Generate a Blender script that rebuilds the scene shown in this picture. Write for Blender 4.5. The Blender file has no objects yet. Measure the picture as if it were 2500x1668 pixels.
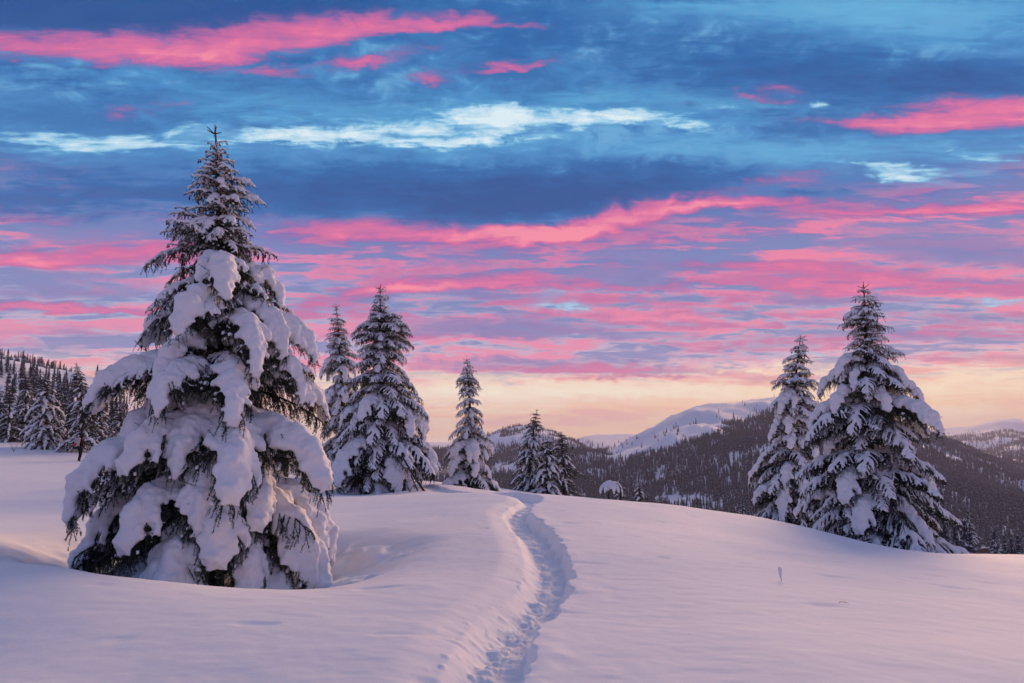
import bpy, math, random
import numpy as np
from mathutils import Vector, Matrix

R = math.radians
rng = np.random.default_rng(7)
random.seed(7)
scene = bpy.context.scene
COL = scene.collection

# ----------------------------------------------------------------- camera
CAM_Z = 1.7
FPX, CU, CV = 1667.0, 1250.0, 834.0            # focal length / centre in photograph pixels
PITCH = math.atan(231.0 / FPX)
cam_d = bpy.data.cameras.new('camera')
cam_d.sensor_width = 36.0
cam_d.lens = 24.0
cam_d.clip_start = 0.05
cam_d.clip_end = 60000
cam = bpy.data.objects.new('camera', cam_d)
cam.location = (0, 0, CAM_Z)
cam.rotation_euler = (R(90) + PITCH, 0, 0)
COL.objects.link(cam)
scene.camera = cam

def ray(u, v):
    a, b = (u - CU) / FPX, (CV - v) / FPX
    return np.array([a, math.cos(PITCH) - b * math.sin(PITCH), math.sin(PITCH) + b * math.cos(PITCH)])

def at(u, v, y):
    """point seen at photograph pixel (u, v) at a forward distance of y metres"""
    d = ray(u, v)
    return np.array([0, 0, CAM_Z]) + d * (y / d[1])

def lin(c):
    out = []
    for x in c:
        x = x / 255.0
        out.append(x / 12.92 if x <= 0.04045 else ((x + 0.055) / 1.055) ** 2.4)
    return tuple(out)

# ----------------------------------------------------------------- render settings
vs = scene.view_settings
vs.view_transform = 'Standard'; vs.look = 'None'; vs.gamma = 1.0; vs.use_curve_mapping = False
vs.exposure = 0.0
scene.render.engine = 'CYCLES'
cy = scene.cycles
cy.use_denoising = True
cy.max_bounces = 4; cy.diffuse_bounces = 3; cy.glossy_bounces = 1; cy.transmission_bounces = 1
cy.volume_bounces = 1; cy.transparent_max_bounces = 6
cy.sample_clamp_indirect = 6.0
cy.use_adaptive_sampling = True; cy.adaptive_threshold = 0.02; cy.adaptive_min_samples = 12

# ----------------------------------------------------------------- sky
SUN_AZ, SUN_EL = 29.0, 16.0
world = bpy.data.worlds.new('World')
scene.world = world
world.use_nodes = True
NT = world.node_tree
NT.nodes.clear()

class NB:
    """tiny node builder"""
    def __init__(s, nt): s.nt = nt
    def new(s, t, **kw):
        n = s.nt.nodes.new(t)
        for k, v in kw.items(): setattr(n, k, v)
        return n
    def put(s, sock, v):
        if hasattr(v, 'is_output') or isinstance(v, bpy.types.NodeSocket): s.nt.links.new(v, sock)
        elif v is not None: sock.default_value = v
    def m(s, op, a, b=None, c=None, clamp=False):
        n = s.new('ShaderNodeMath', operation=op, use_clamp=clamp)
        s.put(n.inputs[0], a)
        if b is not None: s.put(n.inputs[1], b)
        if c is not None: s.put(n.inputs[2], c)
        return n.outputs[0]
    def vm(s, op, a, b=None, scale=None):
        n = s.new('ShaderNodeVectorMath', operation=op)
        s.put(n.inputs[0], a)
        if b is not None: s.put(n.inputs[1], b)
        if scale is not None: s.put(n.inputs[3], scale)
        return n.outputs['Value'] if op in ('LENGTH', 'DOT_PRODUCT') else n.outputs[0]
    def xyz(s, x, y, z):
        n = s.new('ShaderNodeCombineXYZ')
        s.put(n.inputs[0], x); s.put(n.inputs[1], y); s.put(n.inputs[2], z)
        return n.outputs[0]
    def sep(s, v):
        n = s.new('ShaderNodeSeparateXYZ'); s.put(n.inputs[0], v); return n.outputs
    def noise(s, v, scale, detail=4, rough=0.55, dist=0.0):
        n = s.new('ShaderNodeTexNoise')
        s.put(n.inputs['Vector'], v); n.inputs['Scale'].default_value = scale
        n.inputs['Detail'].default_value = detail; n.inputs['Roughness'].default_value = rough
        n.inputs['Distortion'].default_value = dist
        return n.outputs[0], n.outputs[1]
    def ss(s, v, lo, hi, a=0.0, b=1.0, kind='SMOOTHSTEP'):
        n = s.new('ShaderNodeMapRange', interpolation_type=kind)
        s.put(n.inputs[0], v)
        for k, x in ((1, lo), (2, hi), (3, a), (4, b)): s.put(n.inputs[k], x)
        return n.outputs[0]
    def mix(s, f, a, b, blend='MIX'):
        n = s.new('ShaderNodeMix', data_type='RGBA', blend_type=blend)
        s.put(n.inputs[0], f)
        for k, x in ((6, a), (7, b)):
            s.put(n.inputs[k], tuple(x) + (1,) if isinstance(x, tuple) and len(x) == 3 else x)
        return n.outputs[2]
    def ramp(s, f, stops, interp='LINEAR'):
        n = s.new('ShaderNodeValToRGB')
        cr = n.color_ramp; cr.interpolation = interp
        while len(cr.elements) < len(stops): cr.elements.new(0.5)
        for e, (p, c) in zip(cr.elements, stops): e.position = p; e.color = tuple(c) + (1,)
        s.put(n.inputs[0], f)
        return n.outputs[0]

# cloud cover of the visible sky: soft elongated patches (x, y, half length, half height, tilt, weight), turned into azimuth / elevation
K = 2500 / 2350.0
CLOUD = dict(
 navy=[(250,22,520,50,0,1.45),(650,18,420,40,0,1.3),(80,40,260,60,0,.8),(60,165,200,40,0,.75),(640,128,170,16,0,.75),(830,190,250,28,0,.5),(270,240,160,35,0,.55),(900,232,200,26,0,.35),(1250,60,150,50,0,.6),(1600,110,280,60,0,.7),
  (2000,170,330,45,0,1.05),(2260,190,220,32,0,1.05),(1500,240,100,12,0,.55),(150,450,270,60,0,1.0),(750,430,270,60,0,.9),(1050,445,370,55,0,1.15),(1350,430,260,45,6,1.05),(1250,475,170,22,6,.9),(1850,442,80,10,0,.8),(1570,400,150,25,0,.4),(1150,110,120,30,0,.6)],
 white=[(480,318,420,22,0,.28),(1150,285,520,34,0,.34),(900,300,300,26,0,.25),(50,315,60,10,0,.5),(170,330,120,13,0,.85),(300,335,110,9,4,.95),(400,305,60,10,8,.9),(560,320,80,8,0,.8),(700,308,110,14,0,1.0),(830,290,130,10,2,1.0),(900,312,150,9,0,.9),(1050,316,80,7,0,.9),(1130,252,60,9,0,.85),
  (1150,283,150,25,0,1.2),(1250,275,100,22,0,1.2),(1400,270,60,17,0,1.0),(1480,270,80,14,-3,1.15),(1560,292,60,7,0,.6),(1660,245,40,9,0,.6),(1900,225,30,8,0,.7),(1960,377,70,8,-6,.85),(2020,395,78,13,0,1.5),
  (2200,355,42,6,-4,1.0),(2320,345,20,8,0,.6),(1270,690,50,17,-20,.8),(1290,706,40,8,0,.9),(2250,695,60,8,0,1.0),(1800,820,120,7,0,.6)],
 pink=[(60,100,160,30,0,.7),(230,104,220,32,0,.75),(340,116,160,24,-4,.7),(430,128,80,14,0,.9),(540,88,170,36,5,.85),(700,74,220,28,5,.85),(850,60,120,20,8,.8),(960,70,130,12,2,1.0),(1060,50,64,14,2,1.15),(600,168,80,9,-2,.95),(690,152,60,8,4,.85),
  (820,155,60,11,10,1.0),(880,140,70,14,0,.75),(1020,178,48,9,2,1.05),(1000,120,70,10,0,.5),(1210,62,50,7,0,.8),(1230,150,72,9,4,.9),(1150,160,60,6,0,.6),(1810,190,52,10,-8,.95),(1770,216,60,9,0,.9),(1700,196,20,6,0,.7),(1950,265,100,9,-2,.85),(2070,280,115,13,0,1.15),
  (2200,262,160,24,2,1.15),(2330,250,120,28,0,1.1),(260,260,45,10,-8,.8),(345,245,35,10,3,.8),(410,235,25,7,0,.7),(50,510,50,11,0,.6),(150,530,80,16,0,.55),(100,590,160,15,2,.9),(40,602,80,10,0,1.0),(280,580,180,24,0,.85),(400,565,100,20,0,.6),
  (720,540,120,25,0,.95),(850,520,150,17,0,.85),(1000,540,200,14,2,.95),(1130,545,150,10,2,1.15),(1230,545,110,12,5,1.25),(1350,520,130,16,10,1.25),(1480,487,150,16,9,1.25),(1620,466,150,14,2,1.25),(1800,470,200,12,0,1.15),(2000,490,200,8,2,1.05),
  (2200,482,200,10,3,1.15),(2300,470,100,10,0,.9),(1600,436,150,13,5,.55),(1800,395,70,10,0,.65),(1780,412,80,11,0,.5),(2130,440,60,13,10,.6),(1100,600,300,40,0,.6),(1500,545,300,24,0,.65),(1700,620,250,14,0,.85),(1850,615,150,10,0,.95),
  (1250,660,250,8,0,1.05),(1000,660,120,12,4,1.15),(870,665,100,12,6,1.05),(760,690,120,17,6,.95),(1100,640,200,14,0,.75),(1750,655,250,10,0,1.05),(1900,667,150,8,0,1.05),(2200,655,220,14,-2,1.15),(2050,640,200,12,0,.85),(1450,690,250,10,0,.95),
  (1250,730,100,9,0,.95),(1150,702,100,11,0,.6),(1500,747,250,7,0,.95),(2050,760,250,13,0,.75),(1700,720,200,9,0,.75),(2250,730,200,12,0,.85),(170,702,210,8,0,1.15),(70,698,80,10,0,.9),(300,706,120,6,0,.9),(120,650,150,6,0,.5),(250,772,200,9,0,.5),
  (1100,775,200,8,0,.65),(1650,800,200,9,0,.85),(1300,845,250,11,0,.95),(1500,852,200,8,0,.85),(1900,782,200,9,0,.75),(2200,772,150,9,0,.75),(2200,822,200,11,0,.65),(1900,866,150,8,0,.6),(1500,884,150,6,0,.65),(900,775,120,9,0,.6),(880,720,150,14,0,.7),
  (-300,600,260,26,0,.9),(-350,710,260,12,0,.9),(-350,110,300,26,0,.8),(2650,480,260,16,0,1.0),(2700,650,260,18,0,1.0),(2600,780,200,12,0,.7),(2700,250,260,22,0,.9)],
 slate=[(60,628,150,11,0,.85),(200,650,200,14,0,.75),(150,672,200,10,0,.95),(70,545,60,9,0,.6),(210,545,100,13,0,.8),(900,580,200,13,0,.5),(1080,605,120,8,0,.65),(1350,595,72,8,0,.95),(1490,600,80,11,0,1.1),(1500,635,60,13,8,1.1),(1370,636,90,13,0,.95),
  (1700,570,60,5,0,.9),(1730,500,60,5,0,.7),(1680,550,100,5,0,.7),(2200,560,200,33,0,.95),(2300,590,150,17,0,.95),(2000,562,150,8,0,.65),(2100,525,150,11,0,.5),(2250,640,120,6,0,.8),(1060,677,72,5,0,1.1),(1150,681,60,6,0,.8),(1220,680,60,13,0,.6),
  (1170,742,100,16,0,.55),(1420,706,100,6,0,.8),(1250,762,200,11,0,.8),(1850,686,120,11,0,1.0),(2050,690,150,8,0,.8),(1450,776,250,8,0,.8),(1050,750,200,18,0,.7),(1150,830,140,8,0,1.0),(1500,822,200,8,0,.7),(2100,782,150,6,0,.7),(100,760,220,26,0,.6),(80,800,200,14,0,.5)],
 pale=[(1250,894,380,14,0,.95),(1500,902,300,14,0,.85),(1120,925,240,11,0,.6),(1350,874,300,8,0,.5),(980,905,160,12,0,.6),(2250,872,180,9,0,.6),(2200,902,280,20,0,.95),(2120,950,220,12,0,.8),(1760,846,160,10,0,.65),(1000,1010,240,20,0,.6),(2085,968,80,22,0,.9)],
 light=[(1550,20,320,40,0,.8),(2200,30,320,50,0,1.0),(1850,15,200,30,0,.6),(500,205,420,36,0,.5),(700,252,320,22,0,.65),(1450,215,260,28,0,.75),(1750,247,210,18,0,.65),(100,342,220,28,0,.65),(700,348,360,20,0,.5),(1500,332,520,34,0,.75),(2100,330,320,24,0,.55),(2200,402,220,28,0,.65),(1800,352,210,18,0,.5),(1200,250,300,25,0,.5)],
)
def azel(u, v):
    """cloud-band coordinates: angle along the bands, angle above the horizon across them"""
    d = ray(u, v); d = d / np.linalg.norm(d)
    return math.degrees(math.asin(d[0])), math.degrees(math.atan2(d[2], d[1]))

def patch_params(px, py, hx, hy, tilt, w):
    a0, e0 = azel(px * K, py * K)
    a1, _ = azel((px + hx) * K, py * K); a2, _ = azel((px - hx) * K, py * K)
    _, e1 = azel(px * K, (py - hy) * K); _, e2 = azel(px * K, (py + hy) * K)
    ra, re = abs(a1 - a2) / 2, max(abs(e1 - e2) / 2, 0.22)
    t = R(tilt)
    return dict(a=a0, e=e0, ra=ra, re=re, t=t, w=w * 0.46,
                bx=2.3 * math.hypot(ra * math.cos(t), re * math.sin(t)), by=2.3 * math.hypot(ra * math.sin(t), re * math.cos(t)))

def build_sky():
    b = NB(NT)
    tc = b.new('ShaderNodeTexCoord').outputs['Generated']
    x, y, z = b.sep(tc)
    az = b.m('MULTIPLY', b.m('ARCTAN2', x, y), 180 / math.pi)
    el = b.m('MULTIPLY', b.m('ARCSINE', z), 180 / math.pi)
    true_az = az
    az = b.m('MULTIPLY', b.m('ARCSINE', x), 180 / math.pi)                       # along the cloud bands
    elb = b.m('MULTIPLY', b.m('ARCTAN2', z, b.m('MAXIMUM', b.m('ABSOLUTE', y), 0.02)), 180 / math.pi)  # across them
    elr = el; el = elb
    _, c1 = b.noise(b.xyz(b.m('MULTIPLY', az, 0.055), b.m('MULTIPLY', el, 0.16), 3.1), 1.0, 3, 0.55)
    n3, _ = b.noise(b.xyz(b.m('MULTIPLY', az, 0.12), b.m('MULTIPLY', el, 0.85), 7.7), 1.0, 5, 0.6, 0.5)
    _, c4 = b.noise(b.xyz(b.m('MULTIPLY', az, 0.36), b.m('MULTIPLY', el, 0.62), 1.7), 1.0, 5, 0.62, 0.5)
    n5, _ = b.noise(b.xyz(b.m('MULTIPLY', az, 0.34), b.m('MULTIPLY', el, 1.9), 5.3), 1.0, 4, 0.62, 0.5)
    s1, s4 = b.sep(c1), b.sep(c4)
    n1, n4 = s1[2], s4[2]
    def cen(v, k): return b.m('MULTIPLY', b.m('SUBTRACT', v, 0.5), k)
    waz = b.m('ADD', az, b.m('ADD', cen(s1[0], 8.0), cen(s4[0], 5.0)))
    wel = b.m('ADD', el, b.m('ADD', cen(s1[1], 2.2), b.m('ADD', cen(n3, 1.3), cen(s4[1], 1.7))))
    P = b.xyz(waz, wel, 0.0)
    patches = {k: [patch_params(*p) for p in v] for k, v in CLOUD.items()}

    az, band_az, el, band_el = true_az, az, elr, elb
    sky = b.new('ShaderNodeTexSky', sky_type='NISHITA', sun_disc=False)
    sky.sun_elevation = R(2.0); sky.sun_rotation = R(SUN_AZ); sky.altitude = 1200
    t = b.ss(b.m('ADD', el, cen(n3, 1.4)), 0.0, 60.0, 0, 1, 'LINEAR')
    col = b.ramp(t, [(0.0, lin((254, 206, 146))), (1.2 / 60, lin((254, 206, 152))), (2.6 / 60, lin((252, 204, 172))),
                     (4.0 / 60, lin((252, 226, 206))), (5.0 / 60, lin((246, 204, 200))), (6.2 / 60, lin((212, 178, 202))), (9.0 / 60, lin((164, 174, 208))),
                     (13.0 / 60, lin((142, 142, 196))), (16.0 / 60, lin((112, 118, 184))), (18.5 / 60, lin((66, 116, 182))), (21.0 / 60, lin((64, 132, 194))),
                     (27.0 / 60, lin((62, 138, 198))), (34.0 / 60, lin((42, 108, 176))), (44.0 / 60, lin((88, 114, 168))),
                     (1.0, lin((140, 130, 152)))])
    cool = b.m('MULTIPLY', b.ss(az, -6.0, -34.0), b.ss(el, 10.0, 1.0))
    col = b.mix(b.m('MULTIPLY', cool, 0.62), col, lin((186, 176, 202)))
    # streaks that run right round the lower sky
    band = b.m('MULTIPLY', b.ss(el, 2.4, 6.0), b.ss(el, 19.5, 15.0))
    st = b.m('MULTIPLY', b.m('MULTIPLY', b.ss(b.m('ADD', n3, cen(n5, 0.5)), 0.46, 0.58), band), 0.85)
    col = b.mix(st, col, lin((238, 132, 168)))
    rosy = b.m('MULTIPLY', b.m('MULTIPLY', b.ss(az, -14.0, 12.0), b.m('MULTIPLY', b.ss(el, 6.0, 10.0), b.ss(el, 18.5, 15.0))), b.ss(b.m('ADD', n3, cen(n5, 0.4)), 0.40, 0.58, 0.05, 0.65))
    col = b.mix(rosy, col, lin((240, 128, 164)))
    sl = b.m('MULTIPLY', b.m('MULTIPLY', b.ss(b.m('ADD', n3, b.m('ADD', cen(n4, 0.3), cen(n5, 0.4))), 0.49, 0.38), band), 0.85)
    col = b.mix(sl, col, lin((112, 130, 186)))
    low = b.m('MULTIPLY', b.ss(el, 0.2, 1.2), b.ss(el, 6.0, 4.4))
    col = b.mix(b.m('MULTIPLY', b.m('MULTIPLY', b.ss(n3, 0.47, 0.60), low), 0.80), col, lin((238, 164, 158)))
    col = b.mix(b.m('MULTIPLY', b.m('MULTIPLY', b.ss(n3, 0.48, 0.36), low), 0.8), col, lin((255, 230, 196)))
    up = b.m('MULTIPLY', b.ss(el, 18.0, 24.0), b.ss(el, 62.0, 40.0))
    nn = b.m('ADD', n1, cen(n4, 0.9))
    col = b.mix(b.m('MULTIPLY', up, b.m('MULTIPLY', b.ss(nn, 0.48, 0.68), 0.75)), col, lin((30, 98, 166)))
    col = b.mix(b.m('MULTIPLY', up, b.m('MULTIPLY', b.ss(nn, 0.50, 0.32), 0.6)), col, lin((116, 184, 226)))

    tex = b.m('ADD', cen(n3, 0.50), b.m('ADD', cen(n4, 0.60), cen(n5, 0.62)))
    glow = b.m('MULTIPLY', b.ss(b.m('ABSOLUTE', b.m('SUBTRACT', az, 28.0)), 30.0, 0.0), b.ss(el, 6.0, 0.5))
    glow = b.m('MULTIPLY', glow, 0.5)
    below = b.ss(el, -0.3, -3.0)
    # name, colours by thickness, texture, thickness range, edge width, strength
    LAYERS = [('light', [(0, lin((66, 148, 206))), (1, lin((110, 188, 228)))], 1.3, 0.05, 0.95, 0.55, 0.75),
              ('navy', [(0, lin((66, 132, 192))), (0.45, lin((32, 104, 172))), (1, lin((22, 80, 148)))], 1.05, 0.0, 0.95, 0.50, 0.95),
              ('white', [(0, lin((88, 166, 216))), (0.4, lin((136, 200, 232))), (1, lin((226, 243, 250)))], 2.9, 0.04, 1.20, 0.70, 0.93),
              ('pink', [(0, lin((82, 100, 174))), (0.22, lin((136, 98, 168))), (0.50, lin((196, 102, 162))), (0.78, lin((232, 114, 160))), (1, lin((250, 142, 164)))], 1.25, 0.02, 1.20, 0.70, 0.92),
              ('slate', [(0, lin((152, 136, 188))), (1, lin((108, 118, 180)))], 0.9, 0.08, 0.85, 0.45, 0.85),
              ('pale', [(0, lin((250, 206, 192))), (0.5, lin((253, 228, 204))), (1, lin((255, 244, 220)))], 1.1, 0.05, 0.80, 0.45, 0.95)]

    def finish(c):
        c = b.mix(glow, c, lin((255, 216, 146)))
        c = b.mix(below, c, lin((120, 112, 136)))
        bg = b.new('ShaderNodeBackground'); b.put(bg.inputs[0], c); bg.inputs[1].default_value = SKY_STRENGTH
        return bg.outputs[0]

    def region(a0, a1, e0, e1):
        """the same sky, with only the cloud patches that can reach this part of it (a node group of its own)"""
        nt = bpy.data.node_groups.new('cloud_patches', 'ShaderNodeTree')
        for nm, ty in (('P', 'NodeSocketVector'), ('tex', 'NodeSocketFloat'), ('col', 'NodeSocketColor')):
            nt.interface.new_socket(nm, in_out='INPUT', socket_type=ty)
        nt.interface.new_socket('col', in_out='OUTPUT', socket_type='NodeSocketColor')
        g = NB(nt)
        gi, go = g.new('NodeGroupInput'), g.new('NodeGroupOutput')
        P_, tex_, c = gi.outputs[0], gi.outputs[1], gi.outputs[2]
        carry = None
        for name, stops, amp, lo, hi, edge, alpha in LAYERS:
            tot = None
            for p in patches[name]:
                if p['a'] + p['bx'] < a0 - 4.5 or p['a'] - p['bx'] > a1 + 4.5 or p['e'] + p['by'] < e0 - 1.9 or p['e'] - p['by'] > e1 + 1.9: continue
                if carry is None: pv = P_
                else:
                    n = g.new('ShaderNodeVectorMath', operation='MULTIPLY_ADD')
                    g.put(n.inputs[0], carry); n.inputs[1].default_value = (1e-9, 0, 0); g.put(n.inputs[2], P_); pv = n.outputs[0]
                mp = g.new('ShaderNodeMapping', vector_type='TEXTURE')
                g.put(mp.inputs[0], pv)
                mp.inputs[1].default_value = (p['a'], p['e'], 0); mp.inputs[2].default_value = (0, 0, p['t']); mp.inputs[3].default_value = (p['ra'], p['re'], 1)
                v = g.ss(g.vm('LENGTH', mp.outputs[0]), 2.3, 0.0, 0.0, p['w'])
                tot = v if tot is None else g.m('ADD', tot, v)
                carry = tot
            if tot is None: continue
            v = g.m('MULTIPLY_ADD', g.m('MULTIPLY', tex_, amp), g.ss(tot, 0.02, 0.25), tot)
            c = g.mix(g.ss(v, lo, lo + edge, 0.0, alpha), c, g.ramp(g.ss(v, lo, hi, 0, 1, 'LINEAR'), stops))
        nt.links.new(c, go.inputs[0])
        n = b.new('ShaderNodeGroup'); n.node_tree = nt
        b.put(n.inputs[0], P); b.put(n.inputs[1], tex); b.put(n.inputs[2], col)
        return finish(n.outputs[0])

    def pick(cond, no, yes):
        n = b.new('ShaderNodeMixShader')
        b.put(n.inputs[0], cond); NT.links.new(no, n.inputs[1]); NT.links.new(yes, n.inputs[2])
        return n.outputs[0]
    AZ = [-60, -26, -10, 10, 26, 60]; EL = [-2, 5, 9, 13, 17, 24, 44]
    rows = []
    for j in range(len(EL) - 1):
        cells = [region(AZ[i], AZ[i + 1], EL[j], EL[j + 1]) for i in range(len(AZ) - 1)]
        lt = [b.m('LESS_THAN', band_az, v) for v in AZ[1:-1]]
        rows.append(pick(lt[1], pick(lt[2], pick(lt[3], cells[4], cells[3]), cells[2]), pick(lt[0], cells[1], cells[0])))
    lt = [b.m('LESS_THAN', band_el, e) for e in EL[1:-1]]
    body = pick(lt[2], pick(lt[3], pick(lt[4], rows[5], rows[4]), rows[3]), pick(lt[1], rows[2], pick(lt[0], rows[1], rows[0])))
    inside = b.m('MULTIPLY', b.m('LESS_THAN', b.m('ABSOLUTE', true_az), 65.0), b.m('MULTIPLY', b.m('GREATER_THAN', band_el, -2.0), b.m('LESS_THAN', band_el, 46.0)))
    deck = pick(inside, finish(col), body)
    clear = b.new('ShaderNodeBackground'); b.put(clear.inputs[0], sky.outputs[0]); clear.inputs[1].default_value = 0.004
    add = b.new('ShaderNodeAddShader')
    NT.links.new(clear.outputs[0], add.inputs[0]); NT.links.new(deck, add.inputs[1])
    out = b.new('ShaderNodeOutputWorld')
    NT.links.new(add.outputs[0], out.inputs[0])

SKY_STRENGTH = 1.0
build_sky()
world.cycles.sampling_method = 'NONE'

sun_d = bpy.data.lights.new('sun', 'SUN')
sun_d.energy = 3.3
sun_d.angle = R(26)
sun_d.color = (1.0, 0.57, 0.30)
sun = bpy.data.objects.new('sun', sun_d)
sdir = Vector((math.sin(R(SUN_AZ)) * math.cos(R(SUN_EL)), math.cos(R(SUN_AZ)) * math.cos(R(SUN_EL)), math.sin(R(SUN_EL))))
sun.rotation_euler = (-sdir).to_track_quat('-Z', 'Y').to_euler()
COL.objects.link(sun)

# ----------------------------------------------------------------- small helpers
def _hash(ix, iy, iz, seed):
    h = (ix.astype(np.int64) * 374761393 + iy.astype(np.int64) * 668265263 + iz.astype(np.int64) * 2147483647 + seed * 974711) & 0xFFFFFFFF
    h = ((h ^ (h >> 13)) * 1274126177) & 0xFFFFFFFF
    return ((h ^ (h >> 16)) & 0xFFFFFF) / float(0xFFFFFF)

def vnoise(x, y, z=None, seed=0):
    """smooth value noise in -1..1"""
    x = np.asarray(x, float); y = np.asarray(y, float)
    z = np.zeros_like(x) if z is None else np.asarray(z, float)
    ix, iy, iz = np.floor(x), np.floor(y), np.floor(z)
    fx, fy, fz = x - ix, y - iy, z - iz
    sx, sy, sz = [f * f * f * (f * (f * 6 - 15) + 10) for f in (fx, fy, fz)]
    r = 0
    flat = not np.any(fz)
    for dz in ((0,) if flat else (0, 1)):
        wz = 1.0 if flat else (sz if dz else 1 - sz)
        for dx in (0, 1):
            wx = sx if dx else 1 - sx
            for dy in (0, 1):
                wy = sy if dy else 1 - sy
                r = r + wx * wy * wz * _hash(ix + dx, iy + dy, iz + dz, seed)
    return r * 2 - 1

def fbm(x, y, z=None, octv=4, seed=0, gain=0.5):
    r, a, f = 0, 1.0, 1.0
    for o in range(octv):
        r = r + a * vnoise(np.asarray(x) * f + 13.7 * o, np.asarray(y) * f - 7.1 * o, None if z is None else np.asarray(z) * f, seed + o)
        a *= gain; f *= 2.03
    return r

def sst(a, b, x):
    t = np.clip((np.asarray(x, float) - a) / (b - a), 0, 1)
    return t * t * (3 - 2 * t)

def mesh_np(name, V, F, mats=(), midx=None, smooth=True):
    me = bpy.data.meshes.new(name)
    V = np.asarray(V, np.float32); F = np.asarray(F, np.int32)
    n, k = F.shape
    me.vertices.add(len(V)); me.vertices.foreach_set('co', V.ravel())
    me.loops.add(n * k); me.loops.foreach_set('vertex_index', F.ravel())
    me.polygons.add(n)
    me.polygons.foreach_set('loop_start', np.arange(0, n * k, k, dtype=np.int32))
    me.polygons.foreach_set('use_smooth', np.full(n, smooth, bool))
    for m in mats: me.materials.append(m)
    if midx is not None: me.polygons.foreach_set('material_index', np.asarray(midx, np.int32))
    me.update(calc_edges=True)
    return me

def link(name, me, parent=None, loc=None):
    o = bpy.data.objects.new(name, me)
    COL.objects.link(o)
    if parent is not None: o.parent = parent
    if loc is not None: o.location = loc
    return o

def tag(o, label=None, cat=None, group=None, kind=None):
    if label: o['label'] = label
    if cat: o['category'] = cat
    if group: o['group'] = group
    if kind: o['kind'] = kind
    return o

# ----------------------------------------------------------------- materials
def mat_new(name):
    m = bpy.data.materials.new(name); m.use_nodes = True
    nt = m.node_tree; nt.nodes.clear()
    b = NB(nt)
    bs = b.new('ShaderNodeBsdfPrincipled'); out = b.new('ShaderNodeOutputMaterial')
    nt.links.new(bs.outputs[0], out.inputs[0])
    return m, b, bs

def plain(name, colr, rough=0.8, var=0.25, scale=20.0, spec=0.2):
    m, b, bs = mat_new(name)
    tc = b.new('ShaderNodeTexCoord').outputs['Object']
    n, _ = b.noise(tc, scale, 3)
    c = b.mix(n, tuple(x * (1 - var) for x in colr), tuple(min(1, x * (1 + var)) for x in colr))
    b.put(bs.inputs['Base Color'], c)
    bs.inputs['Roughness'].default_value = rough
    bs.inputs['Specular IOR Level'].default_value = spec
    return m

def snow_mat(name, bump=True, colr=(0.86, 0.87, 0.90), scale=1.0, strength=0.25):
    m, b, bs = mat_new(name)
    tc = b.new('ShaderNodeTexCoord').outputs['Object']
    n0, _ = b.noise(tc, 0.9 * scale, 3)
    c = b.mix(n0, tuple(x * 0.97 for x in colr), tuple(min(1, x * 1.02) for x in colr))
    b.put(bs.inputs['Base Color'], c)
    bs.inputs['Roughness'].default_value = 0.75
    bs.inputs['Specular IOR Level'].default_value = 0.15
    if bump:
        st = b.new('ShaderNodeMapping'); st.inputs[3].default_value = (1.0, 2.2, 1.0); b.put(st.inputs[0], tc)
        n1, _ = b.noise(st.outputs[0], 5.0 * scale, 4, 0.6)
        n2, _ = b.noise(tc, (60.0 if scale < 2 else 26.0) * scale, 4, 0.65)
        h = b.m('ADD', b.m('MULTIPLY', n1, 0.6), b.m('MULTIPLY', n2, 0.16))
        bp = b.new('ShaderNodeBump'); bp.inputs['Strength'].default_value = strength; bp.inputs['Distance'].default_value = 0.05
        b.put(bp.inputs['Height'], h)
        b.put(bs.inputs['Normal'], bp.outputs[0])
    return m

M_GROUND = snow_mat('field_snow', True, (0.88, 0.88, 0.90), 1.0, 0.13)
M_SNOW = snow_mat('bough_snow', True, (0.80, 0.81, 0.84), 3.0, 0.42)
M_FAR = snow_mat('far_snow', False)
M_NEEDLE = plain('spruce_needles', (0.030, 0.040, 0.030), 0.75, 0.45, 9.0)
M_BARK = plain('spruce_bark', (0.055, 0.042, 0.036), 0.9, 0.4, 30.0)
M_CONE = plain('spruce_cones', (0.11, 0.055, 0.032), 0.7, 0.3, 40.0)
M_FNEEDLE = plain('far_needles', (0.045, 0.046, 0.045), 0.9, 0.4, 0.4)

# ----------------------------------------------------------------- terrain
def tps_fit(xy, z, lam=0.02):
    n = len(xy)
    d = np.linalg.norm(xy[:, None] - xy[None], axis=2)
    K = np.where(d > 0, d * d * np.log(d + 1e-12), 0) + lam * np.eye(n)
    Pm = np.c_[np.ones(n), xy]
    A = np.block([[K, Pm], [Pm.T, np.zeros((3, 3))]])
    return np.linalg.solve(A, np.r_[z, np.zeros(3)])

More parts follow.
